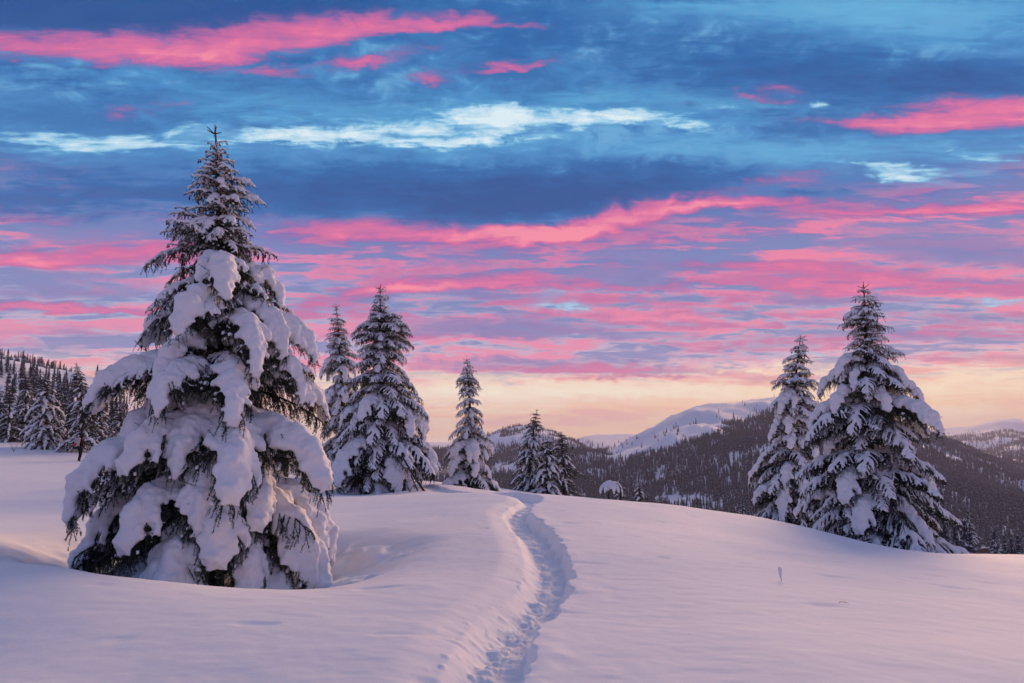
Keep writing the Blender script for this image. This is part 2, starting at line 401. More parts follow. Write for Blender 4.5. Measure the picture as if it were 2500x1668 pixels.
ctrl = [  # (u, v, forward distance): points of the snow surface
    (-400, 1668, 5.2), (0, 1668, 4.9), (600, 1668, 4.75), (1250, 1668, 4.7), (1900, 1668, 4.75), (2500, 1668, 4.9), (2900, 1668, 5.2),
    (-500, 1300, 10), (0, 1334, 8.8), (200, 1372, 8.2), (420, 1412, 7.8), (640, 1440, 7.5), (850, 1440, 7.6), (1050, 1420, 7.9), (1250, 1445, 7.5), (1600, 1445, 7.6), (2000, 1455, 7.7), (2500, 1490, 7.9),
    (300, 1398, 9.2), (520, 1430, 9.0), (760, 1424, 9.2),
    (1050, 1330, 11.0), (1250, 1325, 11.0), (1500, 1330, 11.0), (1800, 1345, 11.2), (2150, 1375, 11.5), (2500, 1410, 11.8),
    (950, 1270, 15.5), (1250, 1255, 15.2), (1500, 1262, 15.0), (1800, 1290, 15.2), (2100, 1335, 15.4), (2500, 1362, 15.5),
    (700, 1230, 20), (950, 1222, 21), (1150, 1208, 21.5), (1300, 1218, 19.5), (1450, 1222, 19.5), (1600, 1232, 19.5), (1830, 1260, 18.5), (2000, 1298, 17.5), (2250, 1350, 17.0), (2500, 1350, 17.5),
    (200, 1200, 25), (500, 1180, 27), (-200, 1190, 27), (900, 1206, 29), (1060, 1184, 30), (1150, 1193, 34), (1260, 1213, 32), (1350, 1222, 30),
    (1560, 1262, 32), (1950, 1283, 30), (2150, 1368, 20.5), (2100, 1350, 30), (2500, 1400, 30), (2800, 1400, 17), (3300, 1430, 20),
    (193, 1127, 48), (0, 1086, 52), (-250, 1070, 55), (270, 1106, 52), (500, 1120, 52), (800, 1150, 50), (1050, 1195, 50), (1350, 1220, 45), (1500, 1290, 48), (2000, 1330, 48), (2500, 1420, 48),
    (0, 1088, 75), (400, 1115, 75), (900, 1190, 75), (1300, 1280, 75), (1800, 1330, 75), (2400, 1380, 75),
    (2370, 1332, 105), (2600, 1340, 110), (1700, 1330, 110), (1200, 1290, 110), (700, 1190, 110), (200, 1120, 110), (-300, 1060, 110),
]
pts = np.array([at(*c) for c in ctrl])
extra = np.array([(-6, 0, .15), (0, 0, 0), (6, 0, -.15), (-6, -8, .3), (0, -8, .1), (6, -8, -.3), (0, -30, 1.0), (-30, -10, 1.2), (30, -10, -3), (-60, 20, 2), (-60, -60, 3), (60, 0, -9), (60, 20, -9), (60, -60, -8), (0, -100, 3), (90, 40, -14), (-90, 30, 4)], float)
pts = np.vstack([pts, extra])
TW = tps_fit(pts[:, :2], pts[:, 2])

HERO = at(520, 1395, 11.0)     # foot of the big spruce (u, v, distance)
WELLS = [(HERO[0], HERO[1], 2.70, 0.50)]

def base_height(x, y):
    x = np.asarray(x, float); y = np.asarray(y, float)
    shp = x.shape; xf, yf = x.ravel(), y.ravel()
    z = np.zeros_like(xf)
    r = np.hypot(xf, yf)
    near = r < 330
    for chunk in np.array_split(np.nonzero(near)[0], max(1, near.sum() // 60000 + 1)):
        if not len(chunk): continue
        d2 = (xf[chunk, None] - pts[None, :, 0]) ** 2 + (yf[chunk, None] - pts[None, :, 1]) ** 2
        z[chunk] = (0.5 * d2 * np.log(d2 + 1e-12)) @ TW[:-3] + TW[-3] + TW[-2] * xf[chunk] + TW[-1] * yf[chunk]
    w = sst(95, 320, r)
    z = z * (1 - w) + w * (-74.0)
    for (wx, wy, wr, wd) in WELLS:
        dd = np.hypot(xf - wx, (yf - wy) * 1.0)
        dd = dd + 0.30 * vnoise(xf * 0.8, yf * 0.8, seed=5)
        z = z - wd * (1 - sst(wr * 0.45, wr * 1.30, dd))
        z = z + 0.10 * (1 - sst(wr * 0.9, wr * 1.15, dd)) * np.clip(fbm(xf * 2.6, yf * 2.6, octv=2, seed=6), -0.2, 1)
    z = z + 0.05 * vnoise(xf * 0.23, yf * 0.23, seed=3) * sst(3, 9, r) + 0.018 * vnoise(xf * 0.9, yf * 0.9, seed=4)
    z = z + sst(150, 500, r) * 6.0 * fbm(xf * 0.01, yf * 0.01, octv=3, seed=8)
    return z.reshape(shp)

# the trodden path (display of its centre line: u, v, distance)
path_uvd = [(1130, 1800, 3.6), (1165, 1668, 4.7), (1215, 1580, 5.5), (1262, 1500, 6.4), (1318, 1440, 7.5), (1345, 1390, 8.7), (1338, 1340, 10.3), (1312, 1305, 11.9),
            (1280, 1275, 13.6), (1263, 1250, 15.6), (1282, 1232, 17.4), (1300, 1218, 19.3), (1262, 1208, 21.4), (1180, 1195, 24.2), (1080, 1184, 27.6), (1010, 1182, 33), (950, 1180, 40)]
pp = np.array([at(*c)[:2] for c in path_uvd])
# spline the path
def catmull(P, n=14):
    out = []
    Q = np.vstack([2 * P[0] - P[1], P, 2 * P[-1] - P[-2]])
    for i in range(1, len(Q) - 2):
        for t in np.linspace(0, 1, n, endpoint=False):
            out.append(0.5 * ((2 * Q[i]) + (-Q[i - 1] + Q[i + 1]) * t + (2 * Q[i - 1] - 5 * Q[i] + 4 * Q[i + 1] - Q[i + 2]) * t * t + (-Q[i - 1] + 3 * Q[i] - 3 * Q[i + 1] + Q[i + 2]) * t ** 3))
    out.append(Q[-2])
    return np.array(out)
PATH = catmull(pp)

def path_cut(x, y):
    """depth of the trodden trench at x, y"""
    xf, yf = x.ravel(), y.ravel()
    dz = np.zeros_like(xf)
    sel = np.nonzero((np.abs(xf) < 9) & (yf > 1.0) & (yf < 42))[0]
    A, B = PATH[:-1], PATH[1:]
    cum = np.r_[0, np.cumsum(np.linalg.norm(B - A, axis=1))]
    for chunk in np.array_split(sel, max(1, len(sel) // 20000 + 1)):
        if not len(chunk): continue
        px, py = xf[chunk, None], yf[chunk, None]
        abx, aby = (B - A)[:, 0][None], (B - A)[:, 1][None]
        L2 = abx ** 2 + aby ** 2
        t = np.clip(((px - A[None, :, 0]) * abx + (py - A[None, :, 1]) * aby) / L2, 0, 1)
        qx, qy = A[None, :, 0] + t * abx - px, A[None, :, 1] + t * aby - py
        d2 = qx ** 2 + qy ** 2
        k = np.argmin(d2, axis=1); ii = np.arange(len(chunk))
        d = np.sqrt(d2[ii, k])
        side = np.sign((abx[0, k]) * (yf[chunk] - A[k, 1]) - (aby[0, k]) * (xf[chunk] - A[k, 0]))   # + = left of the path
        s = cum[k] + t[ii, k] * np.sqrt(L2[0, k])
        cx, cyy = xf[chunk], yf[chunk]
        right = side < 0
        wob = np.where(right, 0.045, 0.03) * vnoise(s * 1.3, side * 3, seed=11) + np.where(right, 0.045, 0.0) * vnoise(s * 4.2, side * 5, seed=12) + np.where(right, 0.028, 0.004) * vnoise(cx * 8, cyy * 8, seed=14)
        half = np.where(right, 0.255, 0.245) + wob
        # steep ragged right bank, long soft left bank
        soft = np.where(right, 0.05, 0.13 + 0.05 * vnoise(s * 0.9, 0 * s, seed=15))
        prof = 1 - sst(0, 1, (d - half + soft * 0.5) / soft * 0.5 + 0.25)
        outer = 1 - sst(0, 1, (d - half) / 0.55 + 0.1)
        prof = np.where(right, prof, 0.55 * prof + 0.45 * outer)
        depth = 0.235 + 0.025 * vnoise(s * 0.7, 0 * s, seed=16)
        # packed boot prints in the floor
        step = 0.030 * np.sin(s * 2 * math.pi / 0.62 + side * 1.5) * np.exp(-((d - 0.10) / 0.10) ** 2)
        rough = 0.013 * vnoise(cx * 7, cyy * 12, seed=17) + 0.013 * vnoise(cx * 16, cyy * 26, seed=18) + 0.008 * vnoise(cx * 37, cyy * 50, seed=19)
        z = -depth * prof + np.clip(prof, 0, 1) ** 4 * (rough + step)
        lip = np.exp(-((d - half - 0.12) / 0.13) ** 2)
        z += lip * np.where(side > 0, 0.004, 0.012) * (0.6 + vnoise(s * 2.3, side, seed=20))
        crumbs = np.exp(-((d - half - 0.08) / 0.13) ** 2) * np.where(side > 0, 1, 0.35)
        z += crumbs * np.clip(vnoise(cx * 10, cyy * 10, seed=21) - 0.5, 0, 1) * 0.04
        fade = 1 - 0.55 * sst(20, 27, cyy)
        dz[chunk] = z * fade
    return dz.reshape(x.shape)

def height(x, y):
    x = np.asarray(x, float); y = np.asarray(y, float)
    return base_height(x, y)

def hz(x, y):
    return float(height(np.array([x]), np.array([y]))[0])

def build_ground():
    a_f = np.r_[np.arange(-9, 5.01, 0.085)]
    a_l = -9 - np.cumsum(np.linspace(0.12, 0.55, 130)); a_r = 5 + np.cumsum(np.linspace(0.12, 0.55, 130))
    th = np.r_[a_l[::-1], a_f, a_r]
    rest = np.linspace(th[-1], th[0] + 360, 50)[1:-1]
    th = np.r_[th, rest]
    rr = [0.01]
    while rr[-1] < 30: rr.append(rr[-1] * (1.0042 if rr[-1] > 3.2 else (1.05 if rr[-1] > 0.5 else 1.6)))
    while rr[-1] < 8200: rr.append(rr[-1] * (1.014 if rr[-1] < 500 else 1.10))
    rr = np.array(rr)
    T, Rr = np.meshgrid(np.radians(th), rr)
    X, Y = np.sin(T) * Rr, np.cos(T) * Rr
    Z = base_height(X, Y) + path_cut(X, Y)
    # scattered dimples, wind crust and little fallen clumps on the open field
    near = (1 - sst(14, 30, Rr))
    Z += near * (0.004 * vnoise(X * 3.1, Y * 6.5, seed=30) + 0.002 * vnoise(X * 9, Y * 16, seed=31))
    Z -= near * 0.05 * np.clip(vnoise(X * 1.9, Y * 3.3, seed=32) - 0.80, 0, 1) * 2
    nr, nt_ = X.shape
    V = np.stack([X, Y, Z], -1).reshape(-1, 3)
    i = np.arange(nr - 1)[:, None]; j = np.arange(nt_)[None]
    j2 = (j + 1) % nt_
    F = np.stack([i * nt_ + j, (i + 1) * nt_ + j, (i + 1) * nt_ + j2, i * nt_ + j2], -1).reshape(-1, 4)
    F = F[:, ::-1]
    o = link('ground', mesh_np('ground', V, F, [M_GROUND]))
    tag(o, kind='structure', label='open snow field with a trodden winding path')
    return o
build_ground()

# ----------------------------------------------------------------- mesh helpers
def unit(v): return v / (np.linalg.norm(v) + 1e-12)
ICO = None
def ico():
    global ICO
    if ICO is None:
        import bmesh
        bm = bmesh.new(); bmesh.ops.create_icosphere(bm, subdivisions=1, radius=1.0)
        bm.verts.ensure_lookup_table()
        ICO = (np.array([v.co[:] for v in bm.verts]), np.array([[v.index for v in f.verts] for f in bm.faces]))
        bm.free()
    return ICO

class Soup:
    """triangle soup with material indices"""
    def __init__(s): s.V = []; s.F = []; s.M = []; s.n = 0
    def add(s, V, F, m):
        s.V.append(np.asarray(V, float)); s.F.append(np.asarray(F, int) + s.n); s.M.append(np.full(len(F), m)); s.n += len(V)
    def arrays(s): return np.vstack(s.V), np.vstack(s.F), np.concatenate(s.M)

def tube_into(sp, P, rad, m, k=4):
    P = np.asarray(P, float); n = len(P)
    rad = np.broadcast_to(np.asarray(rad, float), (n,))
    T = np.gradient(P, axis=0); T /= np.linalg.norm(T, axis=1)[:, None] + 1e-12
    up = np.where(np.abs(T[:, 2:3]) < 0.9, np.array([[0, 0, 1.0]]), np.array([[1.0, 0, 0]]))
    A = np.cross(T, up); A /= np.linalg.norm(A, axis=1)[:, None] + 1e-12
    B = np.cross(T, A)
    a = np.arange(k) * 2 * math.pi / k
    V = P[:, None] + rad[:, None, None] * (A[:, None] * np.cos(a)[None, :, None] + B[:, None] * np.sin(a)[None, :, None])
    i = np.arange(n - 1)[:, None]; j = np.arange(k)[None]; j2 = (j + 1) % k
    q = np.stack([i * k + j, i * k + j2, (i + 1) * k + j2, (i + 1) * k + j], -1).reshape(-1, 4)
    F = np.vstack([q[:, [0, 1, 2]], q[:, [0, 2, 3]]])
    cap = np.array([[(n - 1) * k, (n - 1) * k + t, (n - 1) * k + t + 1] for t in range(1, k - 1)])
    cap0 = np.array([[0, t + 1, t] for t in range(1, k - 1)])
    sp.add(V.reshape(-1, 3), np.vstack([F, cap, cap0]), m)

def needles_into(sp, P, rg, step, nlen, wid, m, per=3):
    """needle spikes round a twig polyline"""
    P = np.asarray(P, float)
    seg = np.diff(P, axis=0); L = np.linalg.norm(seg, axis=1); tot = L.sum()
    n = max(2, int(tot / step)) * per
    t = rg.random(n) * tot; t = np.sort(t)
    cum = np.r_[0, np.cumsum(L)]
    k = np.clip(np.searchsorted(cum, t) - 1, 0, len(L) - 1)
    o = P[k] + seg[k] * ((t - cum[k]) / (L[k] + 1e-9))[:, None]
    T = seg[k] / (L[k][:, None] + 1e-9)
    rv = rg.normal(size=(n, 3)); A = np.cross(T, rv); A /= np.linalg.norm(A, axis=1)[:, None] + 1e-9
    d = T * 0.75 + A * 0.75; d /= np.linalg.norm(d, axis=1)[:, None]
    S = np.cross(d, rg.normal(size=(n, 3))); S /= np.linalg.norm(S, axis=1)[:, None] + 1e-9
    ln = nlen * (0.7 + 0.6 * rg.random(n))[:, None]
    V = np.stack([o - S * wid, o + S * wid, o + d * ln], 1).reshape(-1, 3)
    sp.add(V, np.arange(3 * n).reshape(-1, 3), m)


# ----------------------------------------------------------------- mountains and wooded hills
def far_tree_mat(name, dark, snowy, thr):
    m, b, bs = mat_new(name)
    tc = b.new('ShaderNodeTexCoord').outputs['Object']
    n, _ = b.noise(tc, 9.0, 3, 0.6)
    z = b.sep(b.new('ShaderNodeNewGeometry').outputs['Normal'])[2]
    f = b.ss(b.m('ADD', n, b.m('MULTIPLY', b.m('ABSOLUTE', z), 0.12)), thr, thr + 0.10)
    b.put(bs.inputs['Base Color'], b.mix(f, dark, snowy))
    bs.inputs['Roughness'].default_value = 0.9; bs.inputs['Specular IOR Level'].default_value = 0.1
    return m
M_FARTREE = far_tree_mat('frosted_far_spruce', (0.034, 0.042, 0.058), (0.70, 0.70, 0.75), 0.57)

def far_tree_mesh(seed, width):
    """a whole snow-dusted conifer one unit tall: ragged overlapping skirts round a stem"""
    rg = np.random.default_rng(seed)
    sp = Soup()
    tube_into(sp, [(0, 0, -0.05), (0, 0, 0.5), (0, 0, 1.0)], [0.016, 0.010, 0.002], 0, 4)
    nl = 9
    for i in range(nl):
        z1 = 0.06 + 0.92 * (i + 1.25) / (nl + .4); z0 = z1 - 0.17 + 0.03 * rg.random()
        r = width * (1 - z0) ** 0.9 * (0.85 + 0.3 * rg.random()) + 0.012
        k = 8
        a = np.arange(2 * k) * math.pi / k + rg.random() * 6
        rr = np.where(np.arange(2 * k) % 2 == 0, r * (0.8 + 0.4 * rg.random(2 * k)), r * 0.42)
        zz = np.where(np.arange(2 * k) % 2 == 0, z0 - 0.02 * rg.random(2 * k), z0 + 0.05)
        V = np.vstack([[[0, 0, min(z1, 1.0)]], np.c_[np.cos(a) * rr, np.sin(a) * rr, zz]])
        F = np.array([[0, 1 + j, 1 + (j + 1) % (2 * k)] for j in range(2 * k)])
        sp.add(V, F, 0)
    V, F, M = sp.arrays()
    return mesh_np('far_spruce', V, F, [M_FARTREE], M, smooth=False)
FAR_MESH = [far_tree_mesh(500 + i, w) for i, w in enumerate((0.15, 0.18, 0.21, 0.17))]

def interp(poly, x):
    xs, ys = zip(*poly); return np.interp(x, xs, ys)

def uv_of(x, y, z):
    """photograph pixel of a world point (only used to lay clearings out along the slopes)"""
    zc = y * math.cos(PITCH) + (z - CAM_Z) * math.sin(PITCH); yc = -y * math.sin(PITCH) + (z - CAM_Z) * math.cos(PITCH)
    return CU + FPX * x / zc, CV - FPX * yc / zc

def hill(name, ridge, D0, D1, z0, bump, seed, curve=1.15, back=0.5, nth=240, ns=90, label=None):
    """ridge: (u, v) skyline at distance D1; the slope climbs from D0 / z0"""
    us = np.linspace(ridge[0][0], ridge[-1][0], nth)
    vs_ = interp(ridge, us)
    s = np.linspace(0, 1 + back, ns)
    X = np.zeros((ns, nth)); Y = X.copy(); Z = X.copy()
    P1 = np.array([at(u, v, D1) for u, v in zip(us, vs_)])
    dirx = P1[:, 0] / D1
    for i, t in enumerate(s):
        D = D0 + (D1 - D0) * t
        X[i] = dirx * D; Y[i] = D
        if t <= 1: Z[i] = z0 + (P1[:, 2] - z0) * (1 - (1 - t) ** curve if curve > 1 else t ** (1 / curve))
        else: Z[i] = P1[:, 2] - (P1[:, 2] - z0) * ((t - 1) / back) ** 1.6
    S = s[:, None]
    amp = bump * np.clip(1 - np.abs(S - 0.5) * 1.9, 0, 1)
    Z += amp * fbm(X / (D1 * 0.10), Y / (D1 * 0.14), octv=4, seed=seed)
    Z += bump * 0.12 * fbm(X / (D1 * 0.02), Y / (D1 * 0.03), octv=3, seed=seed + 5)
    V = np.stack([X, Y, Z], -1).reshape(-1, 3)
    i = np.arange(ns - 1)[:, None]; j = np.arange(nth - 1)[None]
    F = np.stack([i * nth + j, i * nth + j + 1, (i + 1) * nth + j + 1, (i + 1) * nth + j], -1).reshape(-1, 4)
    o = link(name, mesh_np(name, V, F, [M_FAR]))
    tag(o, label, kind='structure')
    k = int(ns / (1 + back)) - 1
    return X[:k], Y[:k], Z[:k]

def scatter(grid, density, mask, rg, smax=1.0):
    """points on a hill grid: density per square metre, mask(u, v, x, y, z) -> keep probability"""
    X, Y, Z = grid
    ns, nth = X.shape
    A = np.abs((X[:-1, 1:] - X[:-1, :-1]) * (Y[1:, :-1] - Y[:-1, :-1]))
    cnt = rg.poisson(A * density)
    ii, jj = np.nonzero(cnt); rep = cnt[ii, jj]
    ii = np.repeat(ii, rep); jj = np.repeat(jj, rep)
    a, b_ = rg.random(len(ii)), rg.random(len(ii))
    def bil(Q): return (Q[ii, jj] * (1 - a) * (1 - b_) + Q[ii + 1, jj] * a * (1 - b_) + Q[ii, jj + 1] * (1 - a) * b_ + Q[ii + 1, jj + 1] * a * b_)
    x, y, z = bil(X), bil(Y), bil(Z)
    u, v = uv_of(x, y, z)
    keep = rg.random(len(x)) < mask(u, v, x, y, z)
    return np.c_[x, y, z][keep]

def forest_group():
    gt = bpy.data.node_groups.new('forest', 'GeometryNodeTree')
    gt.interface.new_socket('Geometry', in_out='INPUT', socket_type='NodeSocketGeometry')
    for k in range(4): gt.interface.new_socket('Tree', in_out='INPUT', socket_type='NodeSocketObject')
    gt.interface.new_socket('Geometry', in_out='OUTPUT', socket_type='NodeSocketGeometry')
    N, Lk = gt.nodes, gt.links
    gi, go = N.new('NodeGroupInput'), N.new('NodeGroupOutput')
    jn = N.new('GeometryNodeJoinGeometry')
    for k in range(4):
        oi = N.new('GeometryNodeObjectInfo'); oi.transform_space = 'ORIGINAL'
        Lk.new(gi.outputs[1 + k], oi.inputs[0]); oi.inputs['As Instance'].default_value = True
        tr = N.new('GeometryNodeTransform')
        Lk.new(oi.outputs['Geometry'], jn.inputs[0])
    ip = N.new('GeometryNodeInstanceOnPoints')
    Lk.new(gi.outputs[0], ip.inputs['Points']); Lk.new(jn.outputs[0], ip.inputs['Instance'])
    ip.inputs['Pick Instance'].default_value = True
    ri = N.new('FunctionNodeRandomValue'); ri.data_type = 'INT'
    for s_ in ri.inputs:
        if s_.enabled and s_.name == 'Min': s_.default_value = 0
        if s_.enabled and s_.name == 'Max': s_.default_value = 3
    Lk.new([o for o in ri.outputs if o.enabled][0], ip.inputs['Instance Index'])
    na = N.new('GeometryNodeInputNamedAttribute'); na.data_type = 'FLOAT_VECTOR'; na.inputs[0].default_value = 'size'
    Lk.new([o for o in na.outputs if o.enabled][0], ip.inputs['Scale'])
    rr = N.new('FunctionNodeRandomValue'); rr.data_type = 'FLOAT'
    for s_ in rr.inputs:
        if s_.enabled and s_.name == 'Max': s_.default_value = 6.283
    cb = N.new('ShaderNodeCombineXYZ'); Lk.new([o for o in rr.outputs if o.enabled][0], cb.inputs[2])
    Lk.new(cb.outputs[0], ip.inputs['Rotation'])
    Lk.new(ip.outputs[0], go.inputs[0])
    return gt

frg = np.random.default_rng(77)
def nz(x, y, sc, seed): return 0.5 + 0.5 * np.clip(fbm(x / sc, y / sc, octv=3, seed=seed), -1, 1)

# snow mountain right of centre with its wooded flanks
g5 = hill('mountain', [(1080, 1180), (1250, 1152), (1350, 1120), (1440, 1104), (1490, 1104), (1560, 1062), (1640, 1018), (1700, 991), (1740, 987), (1790, 984), (1850, 976), (1895, 972), (1960, 980), (2050, 1000), (2120, 1015),
                      (2230, 1048), (2350, 1090), (2430, 1115), (2520, 1142), (2700, 1190), (3200, 1260)], 430, 1500, -68, 26, 3, label='rounded snow mountain with wooded flanks')
tl5 = [(1000, 1000), (1470, 1100), (1500, 1116), (1560, 1106), (1640, 1086), (1700, 1066), (1760, 1040), (1820, 1022), (1870, 1004), (1920, 992), (1990, 996), (2060, 1004), (2200, 1030), (2300, 1000), (3200, 1000)]
def m5(u, v, x, y, z):
    e = v - interp(tl5, u) + 26 * (nz(x, y, 90, 4) - 0.5)
    k = sst(0, 22, e) + 0.018 * (nz(x, y, 60, 9) > .6) * (v > interp(tl5, u) - 40)
    gap = (nz(x, y, 140, 12) < 0.26) & (v < 1130) & (u > 1780)
    clear = np.exp(-((u - 1660) / 90) ** 2 - ((v - 1222) / 15) ** 2) > 0.5
    c2 = np.exp(-((u - 1990) / 90) ** 2 - ((v - 985) / 13) ** 2) > 0.5
    return np.where(gap | clear | c2, 0.06, k)
f5 = scatter(g5, 1 / 12.0, m5, frg)
# peak behind the crest spruces
g3 = hill('mountain', [(900, 1150), (1040, 1125), (1120, 1102), (1180, 1070), (1215, 1052), (1260, 1042), (1310, 1041), (1345, 1052), (1400, 1080), (1450, 1106), (1520, 1130), (1600, 1160)], 800, 1900, -60, 30, 14, label='small snowy peak behind the crest')
def m3(u, v, x, y, z):
    e = v - 1094 + 40 * (nz(x, y, 120, 21) - 0.5) - 10 * (u > 1340)
    k = sst(-8, 10, e + np.where(u > 1340, 30, 0))
    dots = 0.55 * (nz(x, y, 55, 22) > 0.62)
    clear = (np.exp(-((u - 1235) / 38) ** 2 - ((v - 1143) / 15) ** 2) > 0.5)
    return np.where(clear, 0.02, np.maximum(k, dots))
f3 = scatter(g3, 1 / 28.0, m3, frg)
# dark low ridge left of it
g2 = hill('hill', [(500, 1090), (800, 1092), (980, 1094), (1040, 1099), (1100, 1108), (1180, 1135), (1260, 1160)], 500, 1250, -60, 18, 24, label='dark wooded ridge behind the crest')
f2 = scatter(g2, 1 / 30.0, lambda u, v, x, y, z: 0.97 + 0 * u, frg)
# pale far ridge in the gap
g4 = hill('mountain', [(1200, 1110), (1330, 1094), (1385, 1084), (1430, 1069), (1480, 1063), (1540, 1060), (1620, 1066), (1720, 1080), (1900, 1100)], 2400, 4200, -60, 40, 31, nth=120, ns=50, label='pale far ridge in the gap between the snow peaks')
f4 = scatter(g4, 1 / 700.0, lambda u, v, x, y, z: sst(1076, 1092, v + 14 * (nz(x, y, 200, 33) - .5)) * .9, frg)
# far peaks and wooded ridges at the right edge
g7 = hill('mountain', [(2050, 1075), (2200, 1056), (2285, 1046), (2330, 1043), (2370, 1040), (2410, 1031), (2450, 1023), (2475, 1020), (2505, 1027), (2560, 1035), (2640, 1022), (2760, 1040), (3000, 1062)], 4200, 6500, -60, 90, 41, nth=160, ns=60, label='far pale snow peaks at the photo edge')
f7 = scatter(g7, 1 / 2200.0, lambda u, v, x, y, z: 0.5 * sst(1052, 1066, v), frg)
g8 = hill('hill', [(2100, 1110), (2250, 1085), (2320, 1070), (2360, 1063), (2400, 1064), (2450, 1053), (2500, 1062), (2580, 1070), (2700, 1060), (2900, 1080)], 2200, 3600, -60, 40, 44, nth=160, ns=60, label='wooded ridge below the far pale peaks')
f8 = scatter(g8, 1 / 260.0, lambda u, v, x, y, z: 0.35 + 0.6 * (nz(x, y, 160, 46) > .34), frg)
g9 = hill('hill', [(2300, 1150), (2400, 1112), (2450, 1092), (2500, 1078), (2600, 1066), (2750, 1060), (3100, 1050)], 1500, 2500, -60, 30, 47, nth=120, ns=50, label='dark wooded shoulder at the photo edge')
f9 = scatter(g9, 1 / 150.0, lambda u, v, x, y, z: 0.92 + 0 * u, frg)
# hillside behind the walker
gl = hill('hill', [(-1200, 700), (-500, 770), (-200, 812), (0, 868), (60, 880), (120, 896), (200, 925), (260, 950), (330, 978), (420, 1012), (520, 1046), (640, 1078), (760, 1100)], 95, 620, -4, 9, 51, label='wooded hillside with snowy top behind the walker')
def ml(u, v, x, y, z):
    r_ = interp([(-1200, 700), (-500, 770), (-200, 812), (0, 868), (60, 880), (120, 896), (200, 925), (260, 950), (330, 978), (420, 1012), (520, 1046), (760, 1100)], u)
    return np.clip(0.05 + sst(2, 34, v - r_ + 34 * (nz(x, y, 40, 53) - .5)), 0, 1) * 0.7
fl = scatter(gl, 1 / 17.0, ml, frg)
# valley floor below the crest
vy = np.exp(frg.uniform(math.log(78), math.log(520), 9000)); va = frg.uniform(R(-4), R(50), 9000)
vx, vyy = np.sin(va) * vy, np.cos(va) * vy
vz = base_height(vx, vyy)
uu, vv = uv_of(vx, vyy, vz)
keep = (frg.random(9000) < np.where(vy < 130, 0.14, 0.8) * vy ** 2 / 520 ** 2 * 2.2 + np.where((uu > 2290) & (vy > 95), 0.15, 0.0)) & ~((np.abs(uu - 1660) < 120) & (vv > 1205) & (vv < 1245))
fv = np.c_[vx, vyy, vz][keep]

ALL = []
def sized(P, lo, hi, sc=1.0):
    h = frg.uniform(lo, hi, len(P)) * sc
    return np.c_[P, h]
sets = [sized(f5, 4.5, 10.5), sized(f3, 5, 11), sized(f2, 6, 11), sized(f4, 12, 22), sized(f7, 18, 30), sized(f8, 12, 20), sized(f9, 10, 17), sized(fl, 3.5, 8.0), sized(fv, 2.6, 5.6)]
TREES = np.vstack(sets)
# the trees that show largest are individuals; the rest reads as one mass
app = TREES[:, 3] / np.hypot(TREES[:, 0], TREES[:, 1])
u_, v_ = uv_of(TREES[:, 0], TREES[:, 1], TREES[:, 2] + 0.7 * TREES[:, 3])
vis = (u_ > -10) & (u_ < 2510) & ((u_ < 160) | (u_ > 1700)) & (v_ < 1345)
order = np.argsort(-(app * vis))[:220]
single = np.zeros(len(TREES), bool); single[order] = True
protos = []
for q, i in enumerate(order):
    x, y, z, h = TREES[i]
    side = x < 0
    o = link('far_spruce', FAR_MESH[q % 4], None, (x, y, z - 0.2))
    o.scale = (h, h, h); o.rotation_euler[2] = frg.random() * 6.28
    if side: tag(o, 'frosted spruce of the wood rising behind the walker', 'spruce tree', 'spruces in the wood behind the walker')
    else: tag(o, 'frosted spruce on the valley slope beyond the crest', 'spruce tree', 'spruces on the valley slope')
    if q < 4: protos.append(o)
rest = TREES[~single]
me = bpy.data.meshes.new('forest')
me.vertices.add(len(rest)); me.vertices.foreach_set('co', rest[:, :3].astype(np.float32).ravel() - np.tile([0, 0, .3], len(rest)).astype(np.float32))
at_ = me.attributes.new('size', 'FLOAT_VECTOR', 'POINT')
wv = frg.uniform(0.85, 1.25, len(rest))
at_.data.foreach_set('vector', np.c_[rest[:, 3] * wv, rest[:, 3] * wv, rest[:, 3]].astype(np.float32).ravel())
fo = link('forest', me)
tag(fo, 'frosted spruce forest covering the far hillsides', kind='stuff')
md = fo.modifiers.new('forest', 'NODES'); md.node_group = forest_group()
idx = [it.identifier for it in md.node_group.interface.items_tree if it.in_out == 'INPUT' and it.socket_type == 'NodeSocketObject']
# instance sources: the four nearest trees themselves, at unit size
for k, ident in enumerate(idx): md[ident] = protos[k]


